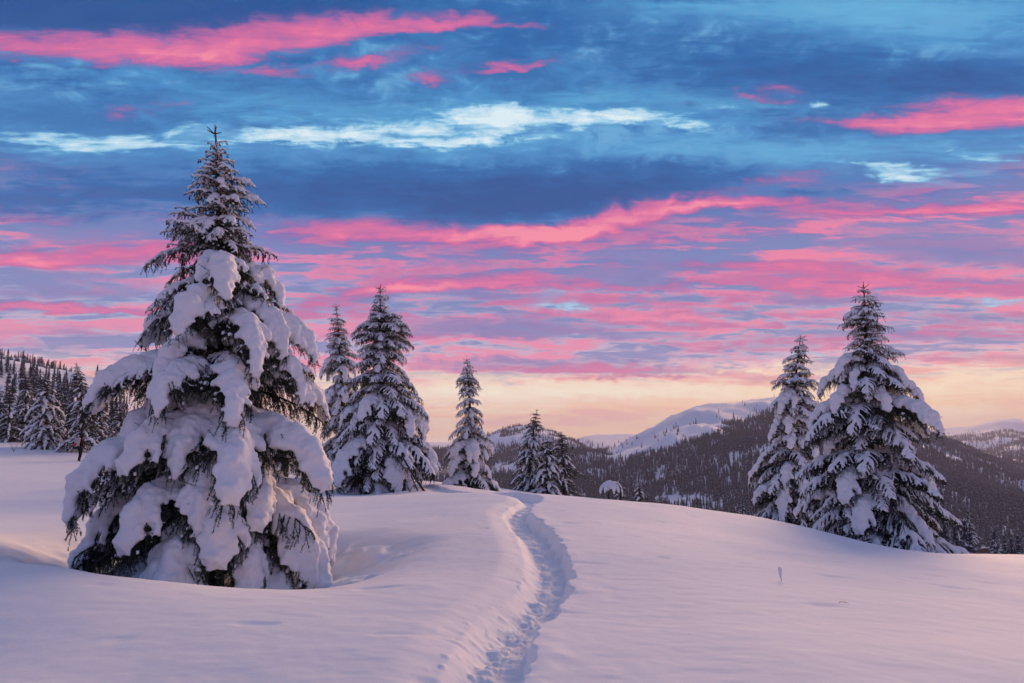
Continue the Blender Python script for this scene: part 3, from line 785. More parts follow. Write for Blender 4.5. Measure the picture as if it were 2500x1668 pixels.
# ----------------------------------------------------------------- snow-laden spruce boughs
def make_bough(L, d0, d1, snow, seed, cover=0.95, width=0.34, cones=0, lod=0, sp_=0.075, sag=1.0, bend=1.15):
    """one bough, root at the origin, growing along +x. returns (needle arrays, snow arrays)"""
    rg = np.random.default_rng(seed)
    n = 22
    s = np.linspace(0, 1, n)
    ang = np.radians(d0 + (d1 - d0) * s ** bend)
    yaw = np.cumsum(rg.normal(0, 0.035, n)); yaw -= yaw.mean() * s
    ds = L / (n - 1)
    P = np.zeros((n, 3))
    for i in range(1, n):
        a = 0.5 * (ang[i] + ang[i - 1])
        P[i] = P[i - 1] + ds * np.array([math.cos(a) * math.cos(yaw[i]), math.cos(a) * math.sin(yaw[i]), math.sin(a)])
    def axis(t):
        t = np.clip(t, 0, 1) * (n - 1); i = min(int(t), n - 2); f = t - i
        return P[i] * (1 - f) + P[i + 1] * f, unit(P[i + 1] - P[i])
    sp = Soup()
    step = (0.009, 0.03, 0.07)[lod]; nl = (0.022, 0.035, 0.06)[lod]; nw = (0.0032, 0.008, 0.02)[lod]
    tube_into(sp, P, np.linspace(0.010 + 0.008 * L, 0.004, n), 0, 4 if lod == 0 else 3)
    needles_into(sp, P[n // 4:], rg, step, nl, nw, 1)
    balls = []                                         # (centre, radius) of the snow
    def snowline(Q, r0, r1, frac, lift):
        m = max(3, int(np.linalg.norm(np.diff(Q, axis=0), axis=1).sum() * frac / (0.42 * max(r0, 0.02))))
        for t in np.linspace(0, frac, m):
            x = t * (len(Q) - 1); i = min(int(x), len(Q) - 2); f = x - i
            r = (r0 + (r1 - r0) * t / max(frac, 1e-6)) * (0.86 + 0.28 * rg.random())
            c = Q[i] * (1 - f) + Q[i + 1] * f + np.array([0, 0, lift * r])
            balls.append((c[0], c[1], c[2], r))
    patch = rg.random() * 10
    def heavy(t, side):                                # lumps: the load varies along the bough
        return 0.72 + 0.40 * math.sin(17.0 * t * L + patch + side * 1.9) * (0.6 + 0.4 * math.cos(5.1 * t * L + 2 * patch)) + 0.12 * math.sin(41 * t * L + side + patch)
    if snow > 0:
        for t in np.linspace(0.06, 0.97, max(5, int(L / (0.05 + 0.3 * snow)))):
            c, _ = axis(t)
            r = snow * (0.80 if t < .15 else 1.05) * (0.35 + 0.72 * heavy(t, 0)) * (1 - 0.38 * max(0, (t - .7) / .3))
            balls.append((c[0], c[1], c[2] + 0.55 * r, r))
    nb = int(L / sp_)
    for k in range(nb):
        for side in (-1, 1):
            t = (k + 0.5 + 0.25 * side + rg.normal(0, 0.15)) / nb
            if t < 0.07 or t > 1: continue
            o, T = axis(t)
            lat = unit(np.cross(np.array([0, 0, 1.0]), T)) * side
            shape = min(1.0, 0.45 + 2.2 * t) * (1 - t) ** 0.62 + 0.10
            bl = L * width * shape * (0.72 + 0.5 * rg.random())
            bl = max(bl, 0.07)
            fa = R(62 - 22 * t + rg.normal(0, 7))
            d = T * math.cos(fa) + lat * math.sin(fa)
            g = (0.55 + 0.5 * rg.random()) * sag
            m = 6; Q = [o]; dd = d.copy()
            for i in range(m):
                dd = unit(dd + np.array([0, 0, -g * (i + 0.4) / m * 0.62]))
                Q.append(Q[-1] + dd * bl / m)
            Q = np.array(Q)
            if lod < 2: tube_into(sp, Q, np.linspace(0.0055, 0.0025, m + 1), 0, 3)
            needles_into(sp, Q, rg, step, nl, nw, 1)
            # hanging side twigs
            if lod < 2 or k % 2 == 0:
                for q in np.arange(0.10, bl, (0.05, 0.085, 0.16)[lod]):
                    x = q / bl * m; i = min(int(x), m - 1); f = x - i
                    c = Q[i] * (1 - f) + Q[i + 1] * f; tt = unit(Q[i + 1] - Q[i])
                    sd = unit(np.cross(tt, [0, 0, 1.0])) * (1 if rg.random() < .5 else -1)
                    d2 = unit(tt * 0.7 + sd * 0.55 + np.array([0, 0, -0.75 * (0.5 + rg.random())]))
                    l2 = (0.06 + 0.09 * rg.random()) * (1 + 0.25 * L) * (1.0 if lod == 0 else 1.15)
                    e1 = c + d2 * l2 * .5; e2 = e1 + unit(d2 + np.array([0, 0, -.5])) * l2 * .5
                    needles_into(sp, [c, e1, e2], rg, step * 1.1, nl, nw, 1)
                    if snow > 0 and rg.random() < 0.30 * cover:
                        balls.append((e1[0], e1[1], e1[2] + 0.012, 0.022 + 0.1 * snow * rg.random()))
            if cones and rg.random() < cones:
                V, F = ico(); ln = 0.05 + 0.02 * rg.random()
                c = Q[-2] + np.array([0, 0, -ln * 0.8])
                sp.add(V * np.array([0.014, 0.014, ln * 0.5]) * 1.15 + c, F, 2)
            if snow > 0.08 and lod == 0 and rg.random() < 0.08:
                o3 = Q[2 + int(rg.random() * 4)]; e3 = o3 + unit(d * 0.6 + np.array([0, 0, 0.35 + 0.5 * rg.random()])) * snow * (1.1 + 0.6 * rg.random())
                needles_into(sp, [o3, (o3 + e3) / 2, e3], rg, step, nl, nw, 1)
            if snow > 0 and rg.random() < cover:
                hv = heavy(t, side)
                if hv > 0.47:
                    r0 = snow * 0.86 * hv * (1 - 0.35 * t)
                    snowline(Q, r0, max(r0 * (0.78 if snow > 0.08 else 0.40), 0.018), (0.34 + 0.34 * rg.random() + (0.3 if rg.random() < .18 else 0)) if snow > 0.08 else (0.74 + 0.24 * rg.random()), 0.62)
    return sp.arrays(), np.array(balls) if balls else None

def remesh_snow(balls, voxel, name, smooth=3, zs=0.88):
    V, F = ico()
    nb = len(balls)
    VV = (V[None] * np.stack([balls[:, 3], balls[:, 3], balls[:, 3] * zs], -1)[:, None] + balls[:, None, :3]).reshape(-1, 3)
    FF = (F[None] + (np.arange(nb) * len(V))[:, None, None]).reshape(-1, 3)
    me = mesh_np(name + '_raw', VV, FF)
    o = bpy.data.objects.new(name + '_raw', me); COL.objects.link(o)
    md = o.modifiers.new('r', 'REMESH'); md.mode = 'VOXEL'; md.voxel_size = voxel; md.use_smooth_shade = True
    sm = o.modifiers.new('s', 'SMOOTH'); sm.factor = 0.55; sm.iterations = smooth
    bpy.context.view_layer.update()
    ev = o.evaluated_get(bpy.context.evaluated_depsgraph_get())
    m2 = bpy.data.meshes.new_from_object(ev)
    bpy.data.objects.remove(o); bpy.data.meshes.remove(me)
    co = np.empty(len(m2.vertices) * 3, np.float32); m2.vertices.foreach_get('co', co); co = co.reshape(-1, 3)
    nrm = np.empty(len(m2.vertices) * 3, np.float32); m2.vertices.foreach_get('normal', nrm); nrm = nrm.reshape(-1, 3)
    d = 0.50 * voxel * fbm(co[:, 0] * 13, co[:, 1] * 13, co[:, 2] * 13, 3, 41) + (0.020 if voxel > 0.015 and voxel < 0.035 else 0.0) * fbm(co[:, 0] * 6.5, co[:, 1] * 6.5, co[:, 2] * 6.5, 2, 51) + 0.16 * voxel * fbm(co[:, 0] * 45, co[:, 1] * 45, co[:, 2] * 45, 2, 47)
    m2.vertices.foreach_set('co', (co + nrm * d[:, None]).ravel())
    m2.name = name
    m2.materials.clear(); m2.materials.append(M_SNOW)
    m2.polygons.foreach_set('use_smooth', np.ones(len(m2.polygons), bool))
    m2.update()
    return m2

class Bough: pass
def bough_proto(L, d0, d1, snow, seed, lod=0, voxel=None, **kw):
    (V, F, M), balls = make_bough(L, d0, d1, snow, seed, lod=lod, **kw)
    p = Bough()
    p.needle = mesh_np('bough', V, F, [M_BARK, M_NEEDLE, M_CONE], M, smooth=False)
    p.snow = remesh_snow(balls, voxel or max(0.015, snow * 0.17), 'snow_load', 6 if snow > 0.08 else 3) if balls is not None else None
    p.reach = float(V[:, 0].max()); p.drop = float(-V[:, 2].min()); p.L = L
    p.sl = snow / max(L, .3)
    p.joined = None
    return p

def joined_mesh(p):
    """needles and snow of a bough as one mesh (for trees farther off)"""
    if p.joined is None:
        a = p.needle
        Va, Fa, Ma = mesh_arrays(a)
        if p.snow is not None:
            Vb, Fb, Mb = mesh_arrays(p.snow)
            V = np.vstack([Va, Vb]); F = np.vstack([Fa, Fb + len(Va)]); M = np.r_[Ma, np.full(len(Fb), 3)]
        else: V, F, M = Va, Fa, Ma
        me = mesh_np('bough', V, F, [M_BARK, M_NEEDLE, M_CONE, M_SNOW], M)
        me.polygons.foreach_set('use_smooth', M == 3)
        p.joined = me
    return p.joined

def mesh_arrays(me):
    me.calc_loop_triangles()
    V = np.empty(len(me.vertices) * 3, np.float32); me.vertices.foreach_get('co', V)
    n = len(me.loop_triangles)
    F = np.empty(n * 3, np.int32); me.loop_triangles.foreach_get('vertices', F)
    M = np.empty(n, np.int32); me.loop_triangles.foreach_get('material_index', M)
    return V.reshape(-1, 3), F.reshape(-1, 3), M

# bough library: reach class x load
LIB = {}
def lib(cls, *args, **kw):
    LIB.setdefault(cls, []).append(bough_proto(*args, **kw))
sd = 100
for L in (1.5, 2.1):
    for v in range(3):
        sd += 1; lib('heavy', L, 6 + 5 * v, -100 + 10 * v, 0.145 + 0.018 * v, sd, cover=0.95, width=0.32 + 0.03 * v, sag=1.25, bend=1.9 - .15 * v)
for L in (0.75, 1.1):
    for v in range(3):
        sd += 1; lib('heavy', L, 8, -84, 0.100 + 0.014 * v, sd, cover=0.95, width=0.40, sag=1.2, bend=1.6)
for L in (0.45, 0.7, 1.0, 1.4, 1.9):
    for v in range(2):
        sd += 1; lib('mid', L, 10, -46, 0.050 + 0.008 * L, sd, cover=0.85, width=0.36, cones=0.10)
for L in (0.3, 0.5, 0.75, 1.1, 1.6):
    for v in range(2):
        sd += 1; lib('light', L, 14, -28, 0.034 + 0.008 * L, sd, cover=0.85, width=0.34, cones=0.30, sag=1.1)
for L in (0.8, 1.3):
    sd += 1; lib('bare', L, 8, -30, 0.0, sd, width=0.40)

def pick_bough(cls, reach, rg):
    c = sorted(LIB[cls], key=lambda p: abs(math.log(p.reach / reach)) + 0.25 * rg.random())
    return c[0]

def trunk_mesh(H, r0, seed, lean=(0, 0)):
    rg = np.random.default_rng(seed)
    n = 18
    z = np.linspace(-0.3, H, n)
    P = np.c_[rg.normal(0, 0.008, n).cumsum() + lean[0] * (z / H) ** 2, rg.normal(0, 0.008, n).cumsum() + lean[1] * (z / H) ** 2, z]
    rad = r0 * (1 - np.clip(z / H, 0, 1)) ** 0.9 + 0.006
    sp = Soup(); tube_into(sp, P, rad, 0, 9)
    V, F, M = sp.arrays()
    return mesh_np('trunk', V, F, [M_BARK], M), P

def spruce(name, label, loc, H, tiers, seed, detail='sub', cat='spruce tree', group=None, r0=0.16, top=0.22, lean=(0, 0), inner=True, tip=True, rot=0.0):
    """tiers: (height, reach to -x, reach to +x, number, load class, extra pitch)"""
    rg = np.random.default_rng(seed)
    root = bpy.data.objects.new(name, None); COL.objects.link(root)
    root.empty_display_size = 0.5
    root.location = loc; root.rotation_euler[2] = rot
    tag(root, label, cat, group)
    tm, TP = trunk_mesh(H, r0, seed, lean)
    link('trunk', tm, root)
    joined = []
    def put(p, h, az, k, pitch, roll=0.0, kz=1.0):
        ax = np.array([np.interp(h, TP[:, 2], TP[:, 0]), np.interp(h, TP[:, 2], TP[:, 1]), h])
        Mx = Matrix.Translation(Vector(ax)) @ Matrix.Rotation(az, 4, 'Z') @ Matrix.Rotation(-pitch, 4, 'Y') @ Matrix.Rotation(roll, 4, 'X') @ Matrix.Diagonal((k, k * (0.9 + 0.25 * rg.random()), k * kz, 1))
        if detail == 'crown': joined.append((p, np.array(Mx))); return
        if detail == 'sub' and p.snow is not None:
            o = link('bough', p.needle, root); o.matrix_basis = Mx
            c = link('snow_load', p.snow, o)
        else:
            o = link('bough', joined_mesh(p), root); o.matrix_basis = Mx
    az0 = rg.random() * 6.28
    for (h, rl, rr, num, cls, pitch) in tiers:
        az0 += 0.9 + rg.random() * 0.6
        for i in range(num):
            az = az0 + i * 2 * math.pi / num + rg.normal(0, 0.10)
            w = 0.5 + 0.5 * math.cos(az)
            if len(tiers) > 8 and rl > 0.6 and rg.random() < 0.08: continue
            reach = (rl * (1 - w) + rr * w) * (0.80 + 0.32 * rg.random())
            cl = cls
            if isinstance(cls, tuple): cl = cls[0] if rg.random() < cls[2] else cls[1]
            p = pick_bough(cl, reach, rg)
            hh = h + rg.normal(0, 0.045)
            put(p, min(hh, H - 0.05), az, reach / p.reach, R(pitch + rg.normal(0, 5)), R(rg.normal(0, 6)))
        if inner and rl > 0.5:
            for i in range(3):
                put(pick_bough('bare', 0.6 * rl, rg), h - 0.1 + 0.2 * rg.random(), rg.random() * 6.28, 0.60 * rl / 0.9, R(-8))
    if tip:
        sp = Soup()
        tp = TP[-1]
        for a_ in range(5):
            an = a_ * 1.2566 + rg.random(); l_ = top * (0.6 + 0.4 * rg.random())
            b0 = tp + np.array([0, 0, -top * 0.75]); e = b0 + np.array([math.cos(an) * l_ * .8, math.sin(an) * l_ * .8, l_ * .45])
            tube_into(sp, [b0, (b0 + e) / 2, e], [0.010, .009, .006], 0, 4); needles_into(sp, [b0, e], rg, 0.01, 0.018, .003, 1)
        needles_into(sp, [tp + np.array([0, 0, -top]), tp], rg, 0.010, 0.018, 0.003, 1)
        V, F, M = sp.arrays()
        link('leader', mesh_np('leader', V, F, [M_BARK, M_NEEDLE], M, smooth=False), root)
    if joined:
        parts = {0: [[], [], [], 0], 1: [[], [], [], 0]}
        for p, Mx in joined:
            for w, me in ((0, p.needle), (1, p.snow)):
                if me is None: continue
                V, F, M = mesh_arrays(me)
                d = parts[w]
                d[0].append(V @ Mx[:3, :3].T + Mx[:3, 3]); d[1].append(F + d[3]); d[2].append(M); d[3] += len(V)
        link('crown', mesh_np('crown', np.vstack(parts[0][0]), np.vstack(parts[0][1]), [M_BARK, M_NEEDLE, M_CONE], np.concatenate(parts[0][2]), False), root)
        tag(link('snow_load', mesh_np('snow_load', np.vstack(parts[1][0]), np.vstack(parts[1][1]), [M_SNOW]), root), kind='stuff')
    return root

for L in (0.5, 1.0, 1.6):
    for v in range(2):
        sd += 1; lib('far_heavy', L, 10, -62, 0.075 + 0.02 * L, sd, lod=2, voxel=0.06, cover=0.95, width=0.36, sp_=0.13)
        sd += 1; lib('far_mid', L, 8, -50, 0.055 + 0.012 * L, sd, lod=2, voxel=0.05, cover=0.8, width=0.34, sp_=0.14)
        sd += 1; lib('far_light', L, 12, -30, 0.035 + 0.008 * L, sd, lod=2, voxel=0.04, cover=0.7, width=0.32, sp_=0.14)

def gen_tiers(H, prof, gap, cls_of, dens=5.2, pitch=-4, nmin=5, jit=0.14, seed=0, topk=0.52):
    """prof: (height of the tips / H, reach left, reach right) from the ground up"""
    rg = np.random.default_rng(seed)
    zf = [p[0] * H for p in prof]; rl = [p[1] for p in prof]; rr = [p[2] for p in prof]
    out = []; h = 0.10 * H
    while h < H * 0.965:
        r = 0.5 * (np.interp(h, zf, rl) + np.interp(h, zf, rr))
        q = max(0.0, h - 0.38 * r)
        j = 1 + jit * rg.normal()
        a, b_ = np.interp(q, zf, rl) * j, np.interp(q, zf, rr) * j
        num = max(nmin + (2 if h / H > 0.62 else 0), int(dens * max(a, b_)))
        f = h / H
        out.append((h, max(a, 0.08), max(b_, 0.08), num, cls_of(f), pitch + (14 * f if f > 0.7 else 0)))
        h += gap * (0.75 + 0.5 * rg.random()) * (1.0 if f < 0.62 else topk)
    return out

# ----------------------------------------------------------------- the big spruce by the path
hk = 1.075
hero_tiers = [(h * hk, a * 1.12, b_ * 1.14, n, c, p) for (h, a, b_, n, c, p) in [
    (0.62, 1.85, 1.65, 8, 'heavy', -14), (0.98, 2.00, 1.95, 9, 'heavy', -12), (1.38, 2.05, 2.02, 9, 'heavy', -8), (1.78, 1.60, 1.60, 8, ('mid', 'heavy', .6), -10),
    (2.15, 1.72, 1.88, 8, 'heavy', -4), (2.50, 1.30, 1.40, 7, ('mid', 'heavy', .7), -8), (2.92, 1.88, 1.55, 8, 'heavy', 4),
    (3.20, 1.75, 1.38, 6, ('heavy', 'mid', .6), 2), (3.50, 1.05, 1.45, 7, ('mid', 'heavy', .7), -4), (3.84, 1.25, 1.36, 8, ('heavy', 'mid', .8), 2),
    (4.15, 1.00, 1.20, 7, ('mid', 'heavy', .6), -4), (4.42, 0.92, 1.10, 7, ('heavy', 'mid', .5), 0), (4.72, 0.85, 0.98, 7, ('heavy', 'mid', .8), -8),
    (4.98, 1.00, 1.00, 6, ('light', 'mid', .6), 4), (5.10, 0.50, 0.52, 8, 'mid', -4), (5.26, 0.56, 0.60, 8, ('mid', 'light', .6), -6), (5.42, 0.62, 0.58, 8, 'mid', -10), (5.56, 0.44, 0.46, 6, 'light', -2),
    (5.72, 0.52, 0.62, 7, ('light', 'mid', .6), 2), (5.86, 0.42, 0.48, 6, 'light', 2), (6.00, 0.44, 0.44, 7, ('light', 'mid', .5), 4), (6.12, 0.34, 0.52, 7, ('light', 'mid', .6), 4), (6.25, 0.30, 0.30, 6, 'light', 6),
    (6.38, 0.26, 0.26, 7, 'light', 8), (6.50, 0.20, 0.22, 6, 'light', 14), (6.60, 0.14, 0.15, 5, 'light', 22)]]
spruce('spruce_tree', 'tallest spruce bent under thick snow pads, standing in a hollow left of the path', (HERO[0], HERO[1], HERO[2] - 0.20), 6.98 * hk, hero_tiers, 5, 'sub', r0=0.19, lean=(-0.36, 0))

# ----------------------------------------------------------------- the other spruces on the meadow
def stand(u, v, ut, vt, d):
    b0 = at(u, v, d); t0 = at(ut, vt, d)
    return (b0[0], b0[1], b0[2]), t0[2] - b0[2], (t0[0] - b0[0], 0)

def mixcls(lo, hi, split, plow=0.75):
    return lambda f: (lo[0], lo[1], plow) if f < split else (hi[0], hi[1], 0.6)

loc, H, lean = stand(2140, 1372, 2108, 688, 20.5)
G = gen_tiers(H, [(0, 2.4, 2.6), (.06, 2.2, 2.65), (.16, 2.0, 2.45), (.26, 2.05, 1.9), (.33, 1.75, 1.6), (.42, 1.8, 1.2), (.52, 1.5, 1.5), (.60, 1.25, 1.4), (.70, .95, 1.0), (.755, .45, .55), (.80, .7, .75), (.86, .62, .55), (.93, .3, .35), (1, .1, .1)],
              0.46, lambda f: ('mid', 'mid', 1) if f < .17 else ('mid', 'heavy', .45) if f < .72 else ('light', 'mid', .6), 5.0, -6, 6, seed=21)
spruce('spruce_tree', 'broad snow-draped spruce nearest on the slope, far side of the path, with a narrow top', loc, H, G, 22, 'sub', r0=0.19, lean=lean, top=0.3)

loc, H, lean = stand(1935, 1290, 1955, 815, 30)
F_ = gen_tiers(H, [(0, 1.95, 1.8), (.1, 1.95, 1.8), (.25, 1.7, 1.6), (.42, 1.35, 1.3), (.6, 1.1, 1.15), (.72, .85, .95), (.84, .6, .6), (.93, .3, .35), (1, .08, .08)], 0.50, lambda f: ('mid', 'heavy', .6) if f < .7 else ('light', 'mid', .5), 4.4, -10, 6, seed=23)
spruce('spruce_tree', 'slimmer snowy spruce just behind the broad one on the far slope', loc, H, F_, 24, 'one', r0=0.17, lean=lean, top=0.3)

loc, H, lean = stand(925, 1212, 930, 692, 30)
C_ = gen_tiers(H, [(0, 2.1, 1.9), (.05, 2.1, 2.1), (.14, 2.0, 2.3), (.25, 1.9, 2.1), (.34, 1.85, 2.25), (.52, 1.5, 1.95), (.62, 1.3, 1.55), (.74, 1.1, 1.4), (.84, .6, .95), (.90, .3, .4), (.96, .15, .2), (1, .08, .08)], 0.42, lambda f: ('mid', 'heavy', .8) if f < .5 else ('mid', 'light', .5), 4.8, -12, 6, seed=25)
spruce('spruce_tree', 'tall open spruce with drooping white boughs and crooked tip, behind the biggest tree', loc, H, C_, 27, 'one', r0=0.2, lean=lean, top=0.4)

loc, H, lean = stand(835, 1200, 822, 738, 36)
B_ = gen_tiers(H, [(0, 1.7, 1.6), (.15, 1.6, 1.5), (.3, 1.3, 1.3), (.5, 1.1, 1.1), (.7, .9, .9), (.8, .62, .62), (.88, .5, .5), (.95, .2, .2), (1, .06, .06)], 0.46, lambda f: ('mid', 'heavy', .7) if f < .7 else ('light', 'mid', .5), 4.6, -10, 5, seed=28)
spruce('spruce_tree', 'slender spruce with a needle-thin top, left of the open drooping spruce', loc, H, B_, 29, 'one', r0=0.17, lean=lean, top=0.4)

loc, H, lean = stand(1148, 1194, 1138, 872, 34)
D_ = gen_tiers(H, [(0, 1.6, 1.6), (.12, 1.6, 1.55), (.36, 1.2, 1.25), (.48, 1.0, 1.0), (.53, .60, .60), (.60, .85, .85), (.68, .55, .5), (.76, .80, .80), (.86, .50, .50), (.94, .25, .3), (1, .06, .06)], 0.40, lambda f: ('heavy', 'mid', .6) if f < .40 else ('mid', 'light', .75), 5.6, -14, 6, seed=30, topk=0.62)
spruce('spruce_tree', 'lone white spruce on the crest with a sparse ragged upper half', loc, H, D_, 31, 'one', r0=0.15, lean=lean, top=0.25)

for (u, v, ut, vt, d, r, lab, sd_) in [
        (1292, 1222, 1312, 998, 45, 1.55, 'tallest of the three spruces huddled on the crest beyond the path', 41),
        (1338, 1224, 1338, 1068, 43.5, 1.45, 'snowiest spruce at the front of the huddled three', 42),
        (1378, 1226, 1368, 1052, 45, 1.5, 'darkest spruce with a bare pointed tip in the huddled three', 43)]:
    loc, H, lean = stand(u, v, ut, vt, d)
    cl = {41: ('far_mid', 'far_heavy', .7), 42: ('far_heavy', 'far_mid', .7), 43: ('far_light', 'far_mid', .7)}[sd_]
    T_ = gen_tiers(H, [(0, r, r), (.15, r, r), (.5, .75 * r, .75 * r), (.75, .42 * r, .42 * r), (.9, .25 * r, .25 * r), (1, .05, .05)], 0.36, lambda f: cl if f < .75 else ('far_light', 'far_mid', .7), 6.5, -12, 5, seed=sd_)
    spruce('spruce_tree', lab, loc, H, T_, sd_ + 5, 'crown', r0=0.12, lean=lean, top=0.2, inner=False)

for (u, v, ut, vt, d, r, lab, heavy_, sd_) in [
        (198, 1108, 185, 885, 52, 1.75, 'dark pointed spruce right behind the walker', 0, 61),
        (108, 1104, 105, 905, 52, 1.95, 'snow-padded spruce with wide skirts, left of the walker', 1, 62),
        (58, 1084, 60, 896, 57, 1.5, 'tall dark spruce second from the photo edge behind the snow-padded one', 0, 63),
        (20, 1083, 22, 940, 55, 1.3, 'short dark spruce close to the photo edge', 0, 64),
        (-12, 1082, -6, 936, 56, 1.5, 'spruce cut by the photo edge, farthest out on the walker side', 0, 65),
        (82, 1086, 79, 915, 62, 1.3, 'thin spruce squeezed between two bigger ones near the walker', 0, 66),
        (140, 1092, 133, 960, 66, 1.5, 'low spruce peeping out between the snow-padded and the pointed spruce', 0, 67),
        (243, 1108, 237, 945, 60, 1.5, 'dark spruce half hidden, just right of the walker', 0, 68),
        (292, 1110, 288, 990, 56, 1.6, 'small dark spruce peeping out beside the lower boughs of the biggest tree', 0, 69)]:
    loc, H, lean = stand(u, v, ut, vt, d)
    cl = ('far_heavy', 'far_mid', .7) if heavy_ else ('far_mid', 'far_light', .65)
    T_ = gen_tiers(H, [(0, r, r), (.12, r, r), (.45, .7 * r, .7 * r), (.7, .42 * r, .42 * r), (.88, .24 * r, .24 * r), (1, .05, .05)], 0.42, lambda f: cl if f < .7 else ('far_light', 'far_mid', .6), 5.6, -12, 5, seed=sd_)
    spruce('spruce_tree', lab, loc, H, T_, sd_ + 9, 'crown', group='spruces at the edge of the wood by the walker', r0=0.13, lean=lean, top=0.2, inner=False)

# small firs peeping over the crest and down the slope
def small_fir(lab, u, v, vt, d, r, cls, sd_, gap=0.14, group=None, name='young_spruce', dens=9):
    b0 = at(u, v, d); H = at(u, vt, d)[2] - b0[2]
    T_ = gen_tiers(H, [(0, r, r), (.2, r * .9, r * .9), (.6, .5 * r, .5 * r), (.85, .22 * r, .22 * r), (1, .03, .03)], gap, lambda f: cls, dens, -6, 5, seed=sd_)
    return spruce(name, lab, tuple(b0), H, T_, sd_ + 3, 'crown', cat='young spruce', group=group, r0=0.03, top=0.1, inner=False)
small_fir('knee-high spruce beside the bent twig on the crest', 1518, 1212, 1168, 22.5, 0.24, 'far_mid', 81, 0.09)
small_fir('small pointed snowy spruce alone on the crest past the bent twig', 1563, 1216, 1172, 25, 0.28, 'far_heavy', 82, 0.10)
small_fir('tiny snowy spruce top showing over the crest, midway to the slim slope spruce', 1617, 1246, 1212, 27, 0.26, 'far_mid', 83, 0.1)
small_fir('young spruce at the crest just left of the slim slope spruce', 1813, 1276, 1222, 28, 0.36, 'far_mid', 84, 0.12)
small_fir('mere tip of a spruce poking over the crest', 1772, 1270, 1246, 27, 0.16, 'far_mid', 85, 0.1)

loc, H, lean = stand(2372, 1336, 2368, 1232, 104)
T_ = gen_tiers(H, [(0, 1.7, 1.7), (.2, 1.5, 1.5), (.6, .8, .8), (.85, .35, .35), (1, .05, .05)], 0.5, lambda f: ('far_mid', 'far_light', .6), 4.2, -8, 5, seed=91)
spruce('spruce_tree', 'lone frosted spruce down the slope beyond the broad one, near the photo edge', loc, H, T_, 92, 'crown', r0=0.1, top=0.2, inner=False)

# ----------------------------------------------------------------- second leader of the big spruce
hero = bpy.data.objects['spruce_tree']
sp = Soup(); lrg = np.random.default_rng(9)
LP = np.array([(-0.62, -0.25, 4.70), (-0.66, -0.28, 5.0), (-0.68, -0.28, 5.35), (-0.68, -0.27, 5.95)])
tube_into(sp, LP, [0.020, 0.017, 0.014, 0.008], 0, 6)
V, F, M = sp.arrays()
side = link('side_leader', mesh_np('side_leader', V, F, [M_BARK], M), hero)
for (h, reach, n, cls) in [(4.95, .13, 3, 'light'), (5.10, .16, 3, 'light'), (5.30, .24, 4, 'light'), (5.52, .34, 5, 'mid'), (5.66, .30, 4, 'light'), (5.84, .24, 5, 'mid'), (5.94, .16, 4, 'light')]:
    a0 = lrg.random() * 6
    for i in range(n):
        p = pick_bough(cls, reach, lrg); k = reach / p.reach
        o = link('bough', joined_mesh(p), side)
        o.matrix_basis = Matrix.Translation(Vector((np.interp(h, LP[:, 2], LP[:, 0]), -0.27, h))) @ Matrix.Rotation(a0 + i * 6.283 / n, 4, 'Z') @ Matrix.Rotation(R(-10), 4, 'Y') @ Matrix.Diagonal((k, k, k, 1))

# ----------------------------------------------------------------- walker
M_JACKET = plain('jacket_cloth', (0.060, 0.012, 0.016), 0.8, 0.3, 12)
M_BLACK = plain('black_cloth', (0.010, 0.010, 0.013), 0.85, 0.3, 14)
M_SKIN = plain('skin', (0.42, 0.25, 0.19), 0.6, 0.1, 10)
M_PACK = plain('pack_cloth', (0.42, 0.40, 0.40), 0.8, 0.15, 10)
M_RED = plain('red_cloth', (0.42, 0.03, 0.06), 0.8, 0.2, 10)

